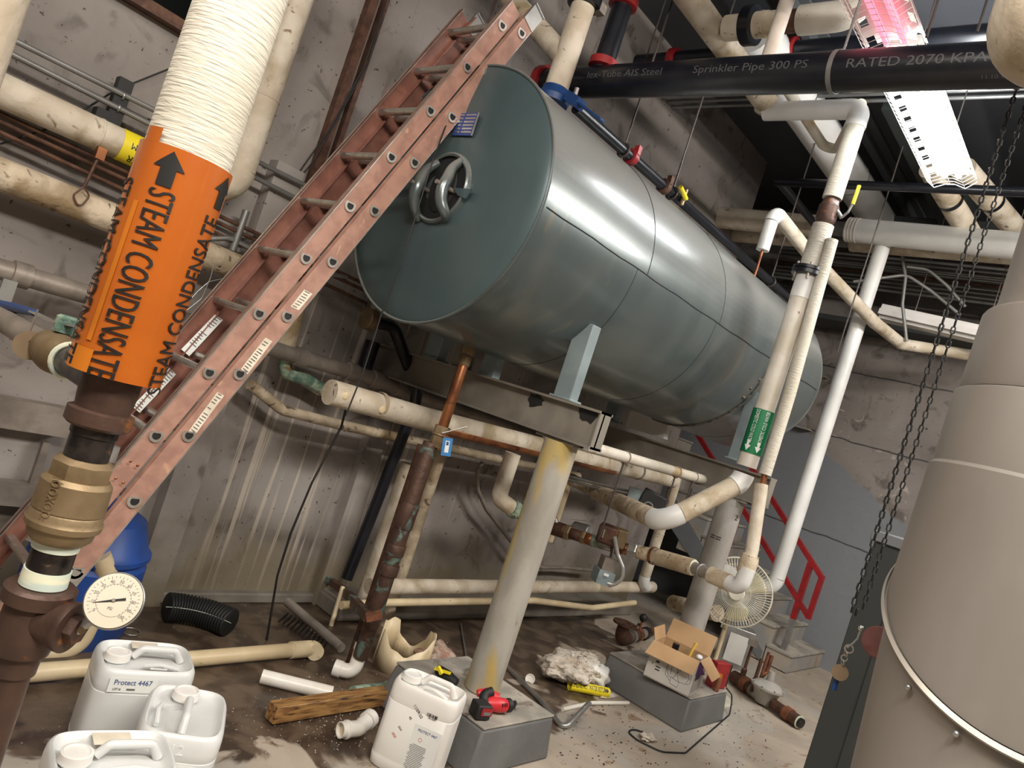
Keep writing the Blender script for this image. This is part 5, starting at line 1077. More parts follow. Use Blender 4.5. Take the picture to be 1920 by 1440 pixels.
MB().prism([Bp(0, 1, 0), Bp(1, 1, 0), Bp(1, 1, bh), Bp(0, 1, bh)], -v*.004).prism([Bp(0, .02, 0), Bp(0, .98, 0), Bp(0, .98, bh), Bp(0, .02, bh)], u*.004).prism([Bp(0, 0, .002), Bp(1, 0, .002), Bp(1, 1, .002), Bp(0, 1, .002)], (0, 0, .004)).build('inner_panels', 'card', bxo)
MB().prism([Bp(0, 0, bh), Bp(1, 0, bh), Bp(1, 0, bh)-v*.085-V((0, 0, .075))+u*.0, Bp(0, 0, bh)-v*.085-V((0, 0, .075))-u*.01], V((0, 0, .003))).build('front_flap', 'card', bxo)
MB().prism([Bp(0, 1, bh), Bp(1, 1, bh), Bp(1, 1, bh)+v*.05+V((0, 0, .12)), Bp(0, 1, bh)+v*.05+V((0, 0, .12))], v*.003).build('back_flap', 'card', bxo)
MB().prism([Bp(1, .05, bh), Bp(1, .95, bh), Bp(1, .95, bh)+u*.10-V((0, 0, .085)), Bp(1, .05, bh)+u*.10-V((0, 0, .085))], V((0, 0, .003))).build('side_flap', 'card', bxo)
MB().prism([Bp(0, .05, bh), Bp(0, .95, bh), Bp(0, .95, bh)-u*.03+V((0, 0, .07)), Bp(0, .05, bh)-u*.03+V((0, 0, .07))], u*.003).build('side_flap', 'card', bxo)
MB().prism([Bp(1, 0, bh), Bp(1, 0, bh)+u*.05-V((0, 0, .06)), Bp(1, 0, bh-.09)], v*.003).prism([Bp(1.004, .05, bh*.45), Bp(1.004, .5, bh*.45), Bp(1.004, .7, bh*.98), Bp(1.004, .05, bh*.98)], u*.001).build('purple_print', 'purple', bxo)
g = MB(); F = lambda s, h: Bp(s, 0, bh*h)-v*.0012
def outline(pts, r=.0014): g.tube([F(*p) for p in pts], r, 5)
outline([(.42, .75), (.44, .40), (.50, .28), (.60, .30), (.64, .45), (.62, .75)]); outline([(.40, .55), (.42, .3), (.55, .18)]); outline([(.55, .28), (.56, .12), (.72, .10), (.74, .25), (.58, .28)]); outline([(.64, .45), (.72, .60), (.86, .62), (.90, .45), (.86, .28), (.72, .26), (.66, .40)]); outline([(.86, .62), (.93, .60), (.94, .35), (.88, .28)]); outline([(.50, .75), (.52, .35)])
g.build('printed_outline', 'gink', bxo)
g = MB()
for s, h, w_, hh in ((.18, .62, .07, .05), (.17, .48, .07, .05), (.19, .36, .10, .03), (.19, .28, .10, .03), (.10, .40, .02, .03)): g.prism([F(s, h), F(s+w_, h), F(s+w_, h+hh), F(s, h+hh)], -v*.0008)
g.build('printed_words', 'ink', bxo)
c = Bp(.35, .55, bh-.03); bt_ = thing('dark_bottle', 'black capped bottle standing in the open cardboard box', 'bottle', Bp(.35, .55, .01)); MB().tube([Bp(.35, .55, .01), Bp(.35, .55, bh-.04)], .026, 18).build('bottle', 'blackm', bt_); MB().tube([c, Bp(.35, .55, bh+.01)], .022, 18).build('cap', 'black', bt_)
bh_ = MB().tube([Bp(.62, .35, .03), Bp(.72, .45, bh+.03), Bp(.75, .48, bh+.07)], [.008, .009, .013], 12).build('brush_handle', 'yellow', label='yellow wooden brush handle sticking out of the cardboard box', category='brush')
bh_.data.materials[0] = mat('yellow_wood', (.75, .48, .10), (.65, .4, .08), 6, .5)
MB().ball(Bp(.86, .62, bh-.012), .024, 14, 10, (1.1, .9, .7)).build('plastic_bag', 'jug', label='crumpled clear bag at the right end of the cardboard box', category='bag')
rb_ = W('Z', PZ, 1352, 1294); rbt = thing('red_case', 'red box with black edges on the far plinth beside the cardboard box', 'box', rb_)
rv = (u*.5+v*.86).normalized(); ru = V((rv.y, -rv.x, 0)); MB().box(rb_+V((.0, .05, .085)), (.06, .13, .17), rz=math.atan2(rv.y, rv.x)-pi/2).build('shell', 'red', rbt, bev=.004); MB().box(rb_+V((.035, .035, .085)), (.012, .13, .15), rz=math.atan2(rv.y, rv.x)-pi/2).build('edge', 'blackm', rbt)
sc_ = W('Z', PZ, 1333, 1291)+u*.03; spc = thing('spray_can', 'orange spray can between the cardboard box and the red box', 'can', sc_); MB().tube([sc_, sc_+V((0, 0, .09))], .020, 18).build('can', 'rust', spc); MB().tube([sc_+V((0, 0, .09)), sc_+V((0, 0, .115))], .015, 16).build('cap', 'orangel', spc)
solid('power_cable', 'thin black cable trailing from the far plinth across the floor', 'cable', [W('Z', PZ, 1362, 1290), W('Z', .10, 1374, 1305), W('Z', .006, 1368, 1340), W('Z', .006, 1330, 1375), W('Z', .006, 1285, 1412), W('Z', .006, 1240, 1410), W('Z', .006, 1195, 1388), W('Z', .006, 1176, 1372), W('Z', .006, 1190, 1366), W('Z', .006, 1230, 1385)], .005, 'blackm', .08)
# ================================================================== ON THE NEAR PLINTH
PN = .217
sw0 = W('Z', PN+.03, 900, 1325); sw1 = W('Z', PN+.04, 985, 1310)
saw = thing('cordless_saw', 'red and black cordless reciprocating saw lying on the near plinth', 'power tool', W('Z', PN, 935, 1320))
Sz = lambda x, y, h: W('Z', PN+h, x, y)
ba = Sz(902, 1328, .04); ud = (Sz(975, 1320, .04)-ba).normalized(); vd = V((0, 0, 1)).cross(ud)
an = math.atan2(ud.y, ud.x)
MB().box(ba+ud*.0+V((0, 0, -.005)), (.075, .075, .066), rz=an-.25).build('battery', 'blackm', saw, bev=.008)
bl = MB().box(ba-vd*.040+V((0, 0, .002)), (.055, .004, .034), rz=an-.25).build('battery_label', 'red', saw); MB().box(ba-vd*.0425+V((0, 0, -.004)), (.036, .003, .014), rz=an-.25).build('battery_stripe', 'gink', saw)
MB().tube(smooth([ba+ud*.045+vd*.03, ba+ud*.06+vd*.06+V((0, 0, .03)), ba+ud*.10+vd*.05+V((0, 0, .045))], .03), [.022]*(len(smooth([ba+ud*.045+vd*.03, ba+ud*.06+vd*.06+V((0, 0, .03)), ba+ud*.10+vd*.05+V((0, 0, .045))], .03))), 14).build('grip', 'blackm', saw)
MB().tube([ba+ud*.06+vd*.04, ba+ud*.085+vd*.03+V((0, 0, .0)), ba+ud*.13+vd*.01, ba+ud*.16, ba+ud*.165], [.02, .032, .034, .030, .022], 18).build('body', 'tool', saw, ang=60)
MB().tube([ba+ud*.05+vd*.09+V((0, 0, .02)), ba+ud*.09+vd*.07+V((0, 0, .03)), ba+ud*.13+vd*.03+V((0, 0, .02))], [.016, .024, .022], 14).build('upper_body', 'tool', saw, ang=60)
MB().tube([ba+ud*.16, ba+ud*.185, ba+ud*.19], [.030, .032, .024], 18).build('nose', 'blackm', saw); MB().bar(ba+ud*.19, ba+ud*.225-vd*.004, .012, .03).ring(ba+ud*.215, vd, .018, .004, 20, 6).build('shoe', 'blackm', saw)
MB().bar(ba+ud*.20+V((0, 0, -.0)), ba+ud*.31+V((0, 0, .0)), .002, .014).build('blade', 'steel', saw)
for k in range(3): MB().bar(ba+ud*(.11+.014*k)-vd*.030+V((0, 0, .012)), ba+ud*(.11+.014*k)-vd*.022+V((0, 0, .026)), .004, .004).build('vent', 'ink', saw)
yv_ = thing('yellow_valve', 'small valve with a yellow winged handle behind the white jug on the plinth', 'valve', Sz(838, 1270, 0)); MB().tube([Sz(822, 1256, .03), Sz(838, 1268, .03), Sz(855, 1282, .02)], [.024, .03, .024], 14).build('body', 'blackm', yv_); MB().bar(Sz(815, 1253, .055), Sz(845, 1263, .06), .02, .008).bar(Sz(822, 1250, .07), Sz(828, 1264, .05), .014, .014).build('handle', 'yellow', yv_)
# ================================================================== PLASTIC JUGS
def jug_parts(t, m, w=.325, d=.255, h=.36, label=True):
    def se(wx, dy, z, n=48, e=.42, off=(0, 0)):
        o = []
        for k in range(n):
            a = 2*pi*k/n; c, s = cos(a), sin(a)
            o.append(V((math.copysign(abs(c)**e, c)*wx/2+off[0], math.copysign(abs(s)**e, s)*dy/2+off[1], z)))
        return o
    prof = [(.0, .90), (.008, .97), (.05, 1), (.055, .985), (.06, 1), (h*.72, 1.0), (h*.725, .982), (h*.74, 1.0), (h*.80, 1.0), (h*.85, 1.0), (h*.90, .985), (h*.935, .95), (h*.945, .91), (h*.93, .87), (h*.90, .84), (h*.885, .76)]
    vs = []; n = 48
    for z, k in prof: vs += se(w*k, d*(k if k > .96 else k-.02), z)
    fs = [(i*n+j, i*n+(j+1) % n, (i+1)*n+(j+1) % n, (i+1)*n+j) for i in range(len(prof)-1) for j in range(n)]+[tuple(range(n-1, -1, -1)), tuple((len(prof)-1)*n+j for j in range(n))]
    MB().add(vs, fs).build('body', m, t, local=True, ang=50)
    c = V((-w*.30, -d*.05, h*.885)); MB().lathe(c, (0, 0, 1), [(0, .036), (.012, .034)], 28).build('neck', m, t, local=True)
    g = MB().lathe(c, (0, 0, 1), [(.010, .040), (.012, .043), (.036, .041), (.038, .034), (.034, .032), (.034, .001)], 28, cap=False)
    g.build('cap', 'jugw', t, local=True)
    MB().tube(smooth([V((-w*.14, 0, h*.93)), V((-w*.06, 0, h+.004)), V((w*.28, 0, h+.004)), V((w*.36, 0, h*.90))], .02), .013, 14).build('handle', m, t, local=True, ang=60)
    MB().tube(smooth([V((-w*.05, -d*.30, h*.94)), V((w*.1, -d*.33, h*.965)), V((w*.3, -d*.3, h*.92))], .03), .008, 8).build('moulded_rib', m, t, local=True)
def jug(label, px, zt_, rz, m='jug', **k):
    c = W('Z', .37, *px); t = thing('plastic_jug', label, 'jug', (c.x, c.y, 0), 'translucent jugs', rz); jug_parts(t, m, **k); return t, c
def jtext(t, txt, size, x, z, d, m, sx=.9, yo=.0015, s=-1):
    return text_flat(txt, size, (x, s*(d/2+yo), z), (-s, 0, 0), (0, 0, 1), .0008, sx).build('label_lettering', m, t, local=True)
def jplate(t, x0, x1, z0, z1, d, m='wink', nm='paper_label', y=.0008, s=-1):
    return MB().box(((x0+x1)/2, s*(d/2+y/2), (z0+z1)/2), (x1-x0, y, z1-z0)).build(nm, m, t, local=True)
ja, ca_ = jug('rear translucent jug lettered Protect 4467, standing before the long cream floor pipe', (281, 1214), .38, R_(-15)); W_, D_ = .325, .255
jplate(ja, -.12, .03, .268, .318, D_); jtext(ja, 'Protect 4467', .025, -.046, .302, D_, 'blueink'); jtext(ja, 'LOT #', .010, -.092, .279, D_, 'ink'); MB().box((-.048, -D_/2-.0014, .279), (.026, .001, .006)).build('lot_bar', 'gink', ja, local=True)
MB().box((.0, D_*.28, .343), (.09, .05, .001)).build('top_label', 'paper', ja, local=True)
jb, cb_ = jug('right translucent jug with a hazard diamond on its front label', (356, 1314), .38, R_(-120))
EX = .325/2; MB().box((EX+.0006, .01, .157), (.0012, .20, .195)).build('paper_label', 'wink', jb, local=True); text_flat('PROTECT 4467', .028, (EX+.0016, .01, .232), (0, 1, 0), (0, 0, 1), .0008, .85).build('label_lettering', 'blueink', jb, local=True) 
dm = V((EX+.0016, .03, .165)); q = [dm+V((0, 0, .022)), dm+V((0, .022, 0)), dm-V((0, 0, .022)), dm-V((0, .022, 0))]
MB().tube(q+[q[0]], .0013, 5).build('hazard_diamond', 'redink', jb, local=True); text_flat('!', .024, (EX+.0016, .03, .165), (0, 1, 0), (0, 0, 1), .0008).build('label_lettering', 'ink', jb, local=True)
for z in (.195, .125, .118, .105, .098): MB().box((EX+.0014, .02, z), (.001, .10, .003)).build('label_line', 'gink', jb, local=True)
text_flat('12', .045, (.325/2+.001, .0, .297), (0, 1, 0), (0, 0, 1), .002).build('moulded_number', 'wink', jb, local=True)
jc, cc_ = jug('front translucent jug with a paper label on its top, nearest the camera', (222, 1392), .38, R_(-13))
MB().box((-.0, D_*.26, .343), (.10, .06, .001)).build('top_label', 'paper', jc, local=True)
for t in (ja, jb, jc): MB().box((.03, -D_*.34, .335), (.055, .006, .004), rz=0).build('moulded_bar', 'wink', t, local=True)
jw = thing('plastic_jug', 'opaque white jug with handwriting and a chemical label, leaning against the near plinth', 'jug', (2.392, 2.02, 0), None, R_(-62)); jug_parts(jw, 'jugw', .30, .20, .385)
D2 = .20; jplate(jw, .005, .125, .02, .235, D2); jtext(jw, 'PROTECT 4467', .015, .066, .215, D2, 'blueink', .85)
for i in range(16): MB().box((.045 if i % 5 else .05, -D2/2-.0014, .155-.0065*i), (.07 if i % 4 else .06, .001, .0018)).build('label_line', 'gink', jw, local=True)
jtext(jw, 'Kurita', .02, .055, .035, D2, 'blueink', .9); MB().ring((.018, -D2/2-.0015, .035), (0, 1, 0), .007, .0012, 20, 5).build('logo_ring', 'blueink', jw, local=True)
q = V((.045, -D2/2-.0015, .180)); MB().tube([q+V((0, 0, .009)), q+V((.009, 0, 0)), q-V((0, 0, .009)), q-V((.009, 0, 0)), q+V((0, 0, .009))], .0008, 5).build('hazard_diamond', 'redink', jw, local=True)
g = MB()
for i in range(22):
    if random.random() < .75: g.box((.04+.0021*i, -D2/2-.0012, .287), (.0011 if random.random() < .6 else .0018, .001, .014))
g.build('barcode', 'ink', jw, local=True); jtext(jw, 'KA2-160278', .007, .064, .276, D2, 'ink')
for tx, s, x, z, m in (('11/29/22', .017, .0, .282, 'ink'), ('45', .014, -.022, .245, 'ink'), ('20/4', .012, -.05, .19, 'gink'), ('XIX', .015, -.065, .155, 'redink')):
    o_ = V((x, -D2/2-.0015, z)); a = R_(-38); text_flat(tx, s, o_, (cos(a), 0, sin(a)), (-sin(a), 0, cos(a)), .0008).build('handwriting', m, jw, local=True)
# ================================================================== BLUE PUMP HOUSING WITH PVC LOOP, LEFT
bc = W('Z', 0, 120, 1180); bl_ = thing('blue_filter_tank', 'dirty blue plastic filter tank behind the gauge, half hidden by the ladder foot', 'tank', bc)
MB().lathe(bc, (0, 0, 1), [(0, .23), (.04, .245), (.34, .245), (.36, .23), (.38, .25), (.40, .25), (.42, .23), (.54, .19), (.60, .09), (.61, .001)], 40).build('vessel', 'bluedirty', bl_)
MB().lathe(W('Y', bc.y-.16, 200, 1045), (CR*.6-V((0, 0, 1))), [(-.02, .06), (.03, .06)], 24).build('union_nut', 'blackm', bl_)
q = [W('Y', bc.y-.22, *p) for p in ((188, 1042), (203, 1080), (176, 1150), (150, 1205), (110, 1222), (-10, 1216))]
MB().tube(smooth(q, .10), .042, 20).build('pvc_loop', 'pvcy', label='yellowed plastic pipe loop passing behind the gauge', category='pipe')
# ================================================================== FLOOR THINGS
def zp(x, y, z): return W('Z', z, x, y)
fp = thing('floor_pipe', 'long yellowed plastic pipe lying on the floor behind the jugs', 'pipe', zp(300, 1240, 0))
MB().tube([zp(-60, 1272, .045), zp(560, 1218, .045)], .036, 20).build('pipe_section', 'pvcy', fp); MB().tube(smooth([zp(545, 1219, .045), zp(588, 1216, .045), zp(592, 1224, .045)], .03), .043, 20).build('elbow', 'pvcy', fp)
bhp = thing('corrugated_hose', 'black corrugated drain hose with a pale stripe lying by the wall foot', 'hose', zp(370, 1160, 0))
A, B, C_ = zp(312, 1138, .075), zp(375, 1140, .075), zp(432, 1168, .075); P = []; Rr = []
for k in range(61):
    t = k/60; P.append(A*(1-t)**2+B*2*t*(1-t)+C_*t*t); Rr.append(.072 if k % 3 else .062)
MB().tube(P, Rr, 28).build('hose_body', 'blackm', bhp, ang=80); vw = (EYE-B).normalized()
MB().tube([p+vw*.0725+V((0, 0, .0)) for p in P], .0016, 5).build('stripe', 'tape', bhp)
def hollow(label, nm, a, b, r, m, wall=.006, cat='pipe'):
    d = (b-a); L = d.length; return MB().lathe(a, d, [(0, r-wall), (0, r), (L, r), (L, r-wall), (0, r-wall)], 28, cap=False).build(nm, m, label=label, category=cat)
hollow('white plastic pipe offcut lying on the wet floor', 'pipe_offcut', zp(490, 1268, .036), zp(622, 1300, .036), .032, 'pvc')
wd_ = thing('wet_timber', 'wet brown timber offcut lying left of the near plinth', 'timber', zp(600, 1330, 0))
A, B = zp(508, 1336, .045), zp(745, 1300, .045); MB().bar(A, B, .065, .075).build('block', 'wood', wd_, bev=.004)
MB().tube([zp(662, 1300, .035), zp(700, 1292, .035)], [.034, .028], 16).tube([zp(700, 1292, .035), zp(730, 1284, .035)], .022, 14).build('pipe_fitting', 'green', label='dark corroded fitting lying between the timber and the plinth', category='pipe fitting')
el = thing('pvc_elbow', 'loose white plastic elbow fitting lying on the wet floor', 'pipe fitting', zp(668, 1365, 0))
A, B, C_ = zp(648, 1368, .045), zp(672, 1366, .045), zp(690, 1350, .06); MB().tube(smooth([A, B, C_], .04), .034, 20).build('bend', 'pvc', el)
d = (A-B); MB().lathe(A, d, [(-.01, .039), (.0, .039), (.0, .034)], 24, cap=False).lathe(A, d, [(-.01, .034), (.028, .034), (.028, .029), (-.02, .029)], 24, cap=False).build('hub', 'pvc', el); MB().lathe(A, d, [(.010, .028), (.009, .001)], 20, cap=False).build('bore', 'pvcy', el); MB().lathe(C_, (C_-B), [(-.01, .040), (.025, .040)], 24).build('hub', 'pvc', el)
# cut cream shell behind the plinth
s0c = zp(748, 1250, 0); g = MB(); n = 44; R0 = .155; hh = []
ch_ = V((CR.x, CR.y, 0)).normalized(); cf_ = V((_f.x, _f.y, 0)).normalized()
for k in range(n+1):
    a = R_(-205+350*k/n); d = V((cos(a), sin(a), 0)); sx_, fx_ = d.dot(ch_), d.dot(cf_)
    hgt = (.215-.13*math.sqrt(max(0, 1-((sx_-.1)/.62)**2))) if fx_ > 0 else .215-.10*(1-sx_*sx_)
    hh.append((a, hgt+.008*sin(9*a)))
vs = []
for a, h_ in hh: vs += [s0c+V((R0*cos(a), R0*sin(a), 0)), s0c+V((R0*.97*cos(a), R0*.97*sin(a), h_))]
g.add(vs, [(2*k, 2*k+2, 2*k+3, 2*k+1) for k in range(n)]); o = g.build('cut_cover', 'pvcy', label='torn cream plastic shell standing behind the near plinth', category='plastic shell'); s_ = o.modifiers.new('s', 'SOLIDIFY'); s_.thickness = .006
def lump(nm, label, cat, c, r, m, sq=(1, 1, .5), amp=.25, n=28, mm=18, jit=0):
    g = MB(); g.ball((0, 0, 0), 1, n, mm); ph = [random.uniform(0, 6) for _ in range(9)]
    def q(p):
        k = 1+amp*(sin(p.x*4+ph[0])*cos(p.y*5+ph[1])*.6+sin(p.z*6+p.x*7+ph[2])*.3+sin(p.y*13+ph[3])*sin(p.x*11+ph[4])*.3+sin(p.x*27+p.y*23+ph[5])*.15)
        return V((p.x*sq[0]*k, p.y*sq[1]*k, p.z*sq[2]*k))*r+V(c)
    g.v = [q(p)+V((random.uniform(-jit, jit), random.uniform(-jit, jit), random.uniform(-jit, jit))) for p in g.v]; mn = min(p.z for p in g.v)
    for p in g.v: p.z -= mn
    return g.build(nm, m, label=label, category=cat, ang=80)
lump('rag', 'stained pinkish rag heaped behind the near plinth', 'rag', zp(815, 1232, .05), .10, 'rag', (1.2, .9, .55), .35)
fw = lump('glass_wool', 'crumpled off-white glass wool lying between the two plinths', 'insulation', zp(1075, 1262, .05), .22, 'fluff', (1.25, .78, .36), .20, 72, 44, .0065)
bgf = lump('plastic_bag', 'crumpled white plastic bag on the right end of the glass wool', 'bag', zp(1115, 1268, .07), .12, 'jugw', (1, .7, .6), .25, 36, 22)
yt_ = thing('yellow_label_tube', 'rolled yellow label reading domestic hot water return, lying by the glass wool', 'label', zp(1105, 1292, 0))
A, B = zp(1068, 1285, .032), zp(1140, 1299, .032); dd2 = (B-A); L = dd2.length; dn_ = dd2.normalized()
ty = MB().lathe(A, dd2, [(0, .028), (0, .031), (L, .031), (L, .028), (0, .028)], 32, cap=False).build('roll', 'yellow', yt_)
c = A.lerp(B, .5); e = (EYE-c); e = (e-dn_*e.dot(dn_)).normalized(); e = (e+V((0, 0, .35))).normalized()
text_cyl('DOMESTIC HOT WATER RETURN', .042, A.lerp(B, .44), dn_, .031, e, 1, .42).build('lettering', 'ink', ty)
q = []
gg_ = dn_.cross(e).normalized()
for x_, y_ in ((.36, .006), (.41, .006), (.41, .013), (.455, 0), (.41, -.013), (.41, -.006), (.36, -.006)): q.append(A.lerp(B, .5+x_)+gg_*y_+e*.0325)
MB().add(q, [(0, 1, 5, 6), (1, 2, 3, 4, 5)]).build('arrow', 'ink', ty)
MB().prism([zp(1142, 1298, .02), zp(1162, 1306, .004), zp(1140, 1310, .004), zp(1125, 1308, .01)], (0, 0, .003)).build('paper_scrap', 'fluff', label='torn paper scrap at the end of the yellow roll', category='scrap')
solid('cream_tube', 'thin cream tube lying on the floor in front of the yellow roll', 'pipe', [zp(1055, 1330, .012), zp(1110, 1318, .012), zp(1178, 1318, .012)], .012, 'pvc', .05)
solid('bent_conduit_offcut', 'bent grey conduit offcut lying against the near plinth', 'conduit', [zp(940, 1240, .012), zp(1010, 1310, .012), zp(1058, 1368, .014), zp(1105, 1318, .10)], .015, 'galv', .03)
MB().lathe(zp(994, 1273, .02), (EYE-zp(994, 1273, .02)), [(-.01, .030), (.0, .030), (.0, .026), (-.008, .024), (-.008, .001)], 24, cap=False).build('pipe_plug', 'pvc', label='small round white cap standing on the floor right of the first column', category='plug')
MB().tube([zp(862, 1170, .3)*0+zp(864, 1170, .01), zp(876, 1245, .01)], .006, 8).build('thin_rod', 'galv', label='thin rod lying on the wet floor behind the first column', category='rod')
lump('paper_crumbs', 'small crumpled white scraps by the loop of black cable', 'scrap', zp(1215, 1385, .012), .045, 'fluff', (1.2, .8, .35), .5)
MB().ring(zp(245, 1184, .004), (0, 0, 1), .040, .003, 30, 6).build('rubber_ring', 'grey', label='thin ring lying on the wet floor behind the rear jug', category='ring')
# flanged elbow assembly on the floor
fa = thing('flanged_elbow', 'rusty flanged elbow with a ball valve and short pipes lying beyond the glass wool', 'pipe fitting', zp(1190, 1190, 0))
A = zp(1162, 1198, .06); fl0 = A+V((0, 0, .13))
MB().tube(smooth([fl0, A, A+(zp(1200, 1192, .06)-A).normalized()*.14], .06), .050, 20).build('elbow', 'rustd', fa)
MB().lathe(fl0, (0, 0, 1), [(-.01, .048), (-.01, .095), (.008, .095), (.008, .045), (-.02, .040)], 32, cap=False).build('flange', 'rustd', fa)
for k in range(4): a = k*pi/2+.4; MB().tube([fl0+V((.075*cos(a), .075*sin(a), .0)), fl0+V((.075*cos(a), .075*sin(a), .0095))], .009, 8).build('bolt_hole', 'ink', fa)
D1 = (zp(1262, 1176, .06)-A).normalized()
for (s0_, s1, r, m) in ((.12, .20, .042, 'steel'), (.20, .25, .055, 'galv'), (.25, .34, .046, 'rustd'), (.34, .40, .052, 'rust'), (.40, .50, .042, 'steel'), (.50, .56, .052, 'blackpipe'), (.56, .66, .036, 'rustd')):
    MB().tube([A+D1*s0_, A+D1*s1], r, 20).build('fitting', m, fa)
MB().tube([A+D1*.37, A+D1*.37+V((0, 0, .12))], [.012, .010], 10).build('spindle', 'rust', fa); MB().ball(A+D1*.37+V((0, 0, .15)), .035, 14, 10).build('black_knob', 'blackm', fa); MB().bar(A+D1*.22+V((0, 0, .06)), A+D1*.40+V((0, 0, .08))+V((0, .03, 0)), .02, .012).build('lever', 'rustd', fa)
# pressure regulator assembly on the floor at the right
G0, G1 = zp(1375, 1268, .06), zp(1503, 1357, .05); GD = (G1-G0).normalized(); GL = (G1-G0).length
rg = thing('pressure_regulator', 'grey domed pressure regulator in a rusty pipe line on the right of the floor', 'regulator', G0.lerp(G1, .5))
for (a, b, r, m) in ((0, .30, .050, 'rustd'), (.16, .24, .060, 'rust'), (.30, .36, .058, 'steel'), (.36, .56, .052, 'castgrey'), (.60, .78, .040, 'rustd'), (.78, .86, .052, 'rust'), (.86, .97, .045, 'rustd'), (.965, .975, .047, 'tape'), (.975, 1.0, .036, 'blackpipe')):
    MB().tube([G0+GD*GL*a, G0+GD*GL*b], r, 20).build('fitting', m, rg)
dm_ = G0+GD*GL*.48; MB().lathe(dm_, (0, 0, 1), [(-.04, .06), (.02, .085), (.06, .10), (.075, .120), (.078, .125), (.092, .125), (.096, .115), (.115, .09), (.13, .05), (.135, .028), (.205, .024), (.207, .01)], 36).build('dome', 'castgrey', rg)
for k in range(8): a = k*pi/4; MB().tube([dm_+V((.118*cos(a), .118*sin(a), .070)), dm_+V((.118*cos(a), .118*sin(a), .10))], .007, 8).build('dome_bolt', 'steel', rg)
for s, h_, m in ((.12, .30, 'rustd'), (.36, .32, 'rust')):
    c = G0+GD*GL*s; MB().tube([c, c+V((0, 0, .10)), c+V((0, 0, .11)), c+V((0, 0, h_))], [.022, .022, .012, .011], 12).build('riser_nipple', m, rg)
c = G0+GD*GL*.12+V((0, 0, .32)); MB().box(c, (.07, .07, .05), rz=.4).build('switch_head', 'steel', rg); c = G0+GD*GL*.36; MB().tube(smooth([c+V((0, 0, .12)), c+V((.03, -.02, .17)), c+V((.03, -.02, .30))], .03), .016, 12).build('bypass', 'rust', rg); MB().tube([c+V((-.05, .02, .0)), c+V((-.05, .02, .26))], .014, 10).build('bypass', 'rustd', rg)
# dark low pipes in the recess
MB().tube([HD(1262, 1130, 7.2), HD(1345, 1150, 6.6)], .07, 18).build('stub_pipe', 'dirty', label='dim cream pipe stub low in the dark recess between columns', category='pipe')
# boards and cleats on the left wall
for i, (a, b, w_, lab) in enumerate((((0, 770), (128, 808), .13, 'upper grey board fixed to the wall at the far left'), ((0, 920), (110, 968), .10, 'lower grey board fixed to the wall at the far left'))):
    A, B = W('Y', 3.64, *a), W('Y', 3.64, *b); A = A-(B-A)*.8; zm = (A.z+B.z)/2; MB().bar(V((A.x, 3.66, zm)), V((B.x, 3.66, zm)), .08, w_).build('wall_board', 'steel', label=lab, category='board', group='boards on the left wall')
A, B = W('Y', 3.66, 88, 830), W('Y', 3.66, 48, 940); MB().bar(V((A.x, 3.67, A.z)), V((A.x, 3.67, B.z)), .03, .03).build('wall_strip', 'steel', label='short dark upright strip between the two wall boards', category='strip')
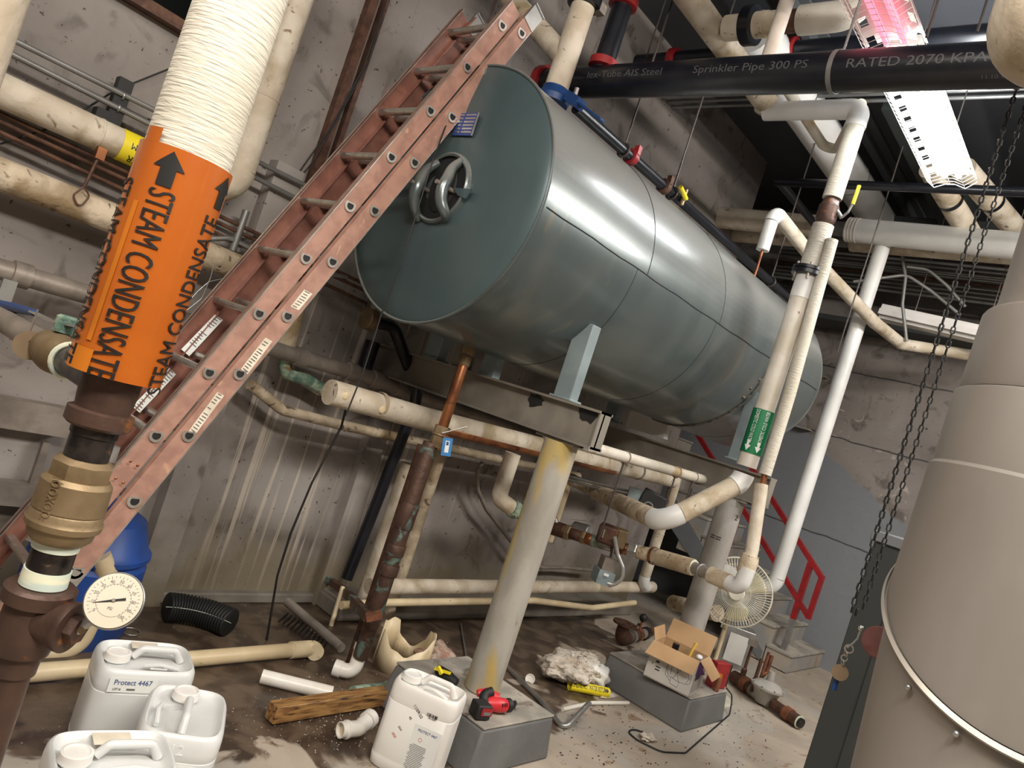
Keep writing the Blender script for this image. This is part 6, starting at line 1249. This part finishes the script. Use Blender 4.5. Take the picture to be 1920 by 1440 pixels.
# draping wires
solid('black_wire', 'thin black wires draped down the stained wall to the floor', 'wire', [W('Y', 3.2, *p) for p in ((655, 740), (640, 800), (585, 905), (545, 1000), (520, 1080), (512, 1130), (500, 1200))], .006, 'blackm', .1)
solid('black_wire', 'long thin black wire hanging over the manway of the tank head', 'wire', [V((X0-.02, mc.y+.05, 3.0)), V((X0-.10, mc.y+.06, 2.75))]+[W('X', X0-.17, *p) for p in ((812, 300), (782, 400), (750, 500), (715, 590), (680, 700), (648, 780))], .0035, 'blackm', .05)
for i, (pts) in enumerate((((0, 270), (110, 235), (215, 170), (345, 118)), ((545, 345), (620, 240), (680, 130), (712, 40)), ((505, 400), (590, 300), (690, 120), (725, 0)))):
    solid('wall_wire', ('thin wire crossing the conduits on the left wall', 'left of two wires climbing the wall behind the ladder', 'right of two wires climbing the wall behind the ladder')[i], 'wire', [W('Y', 3.66, *p) for p in pts], .004, 'blackm', .2, 'thin wall wires')
struct('trim_13', MB().box((W('Y', 3.68, 640, 180).x, 3.69, 3.4), (.05, .05, 2.7)).box((W('Y', 3.68, 665, 180).x, 3.69, 3.4), (.03, .04, 2.7)), 'rustd')

# crumbs of plaster and grit round the drain
g = MB()
for k in range(420):
    x, y = random.gauss(620, 75), random.gauss(1345, 42)
    if y < 1180: continue
    p = zp(x, y, .002); r = random.uniform(.001, .003); g.ball(p, r, 5, 4, (1, 1, .7))
o = g.build('plaster_crumbs', 'fluff', label='white plaster crumbs scattered over the wet floor round the timber', category='crumbs'); o['kind'] = 'stuff'
g = MB()
for k in range(260):
    x, y = random.uniform(1040, 1460), random.uniform(1300, 1440)
    p = zp(x, y, .002); r = random.uniform(.002, .007); g.ball(p, r, 5, 4, (1.5, .8, .4))
o = g.build('rust_flakes', 'rustd', label='dark rust flakes scattered on the dry floor before the far plinth', category='flakes'); o['kind'] = 'stuff'
c = HD(-18, 20, 2.6); MB().tube([V((c.x, c.y, c.z-.9)), V((c.x, c.y, CZ))], .075, 24).build('insulated_upright', 'cream', label='cream insulated upright just inside the top left corner', category='pipe')
solid('flexible_conduit', 'ribbed grey flexible conduit behind the riser and the ladder', 'conduit', [W('Y', 3.6, *p) for p in ((385, 448), (430, 446), (470, 466), (560, 505), (650, 520))], .014, 'galv', .1)
for i, pts in enumerate((((340, 590), (378, 560), (395, 520), (400, 500)), ((345, 575), (372, 545), (392, 528), (430, 520)))):
    solid('loose_wire', ('lower','upper')[i]+' loose bright wire behind the orange-labelled riser', 'wire', [W('Y', 3.5, *p) for p in pts], .003, 'galv', .05, 'loose bright wires')
MB().tube([W('Y', 3.6, 462, 395), W('Y', 3.6, 436, 470)], .018, 12).build('conduit_stub', 'grey', label='short grey conduit below the white elbow behind the ladder', category='conduit')
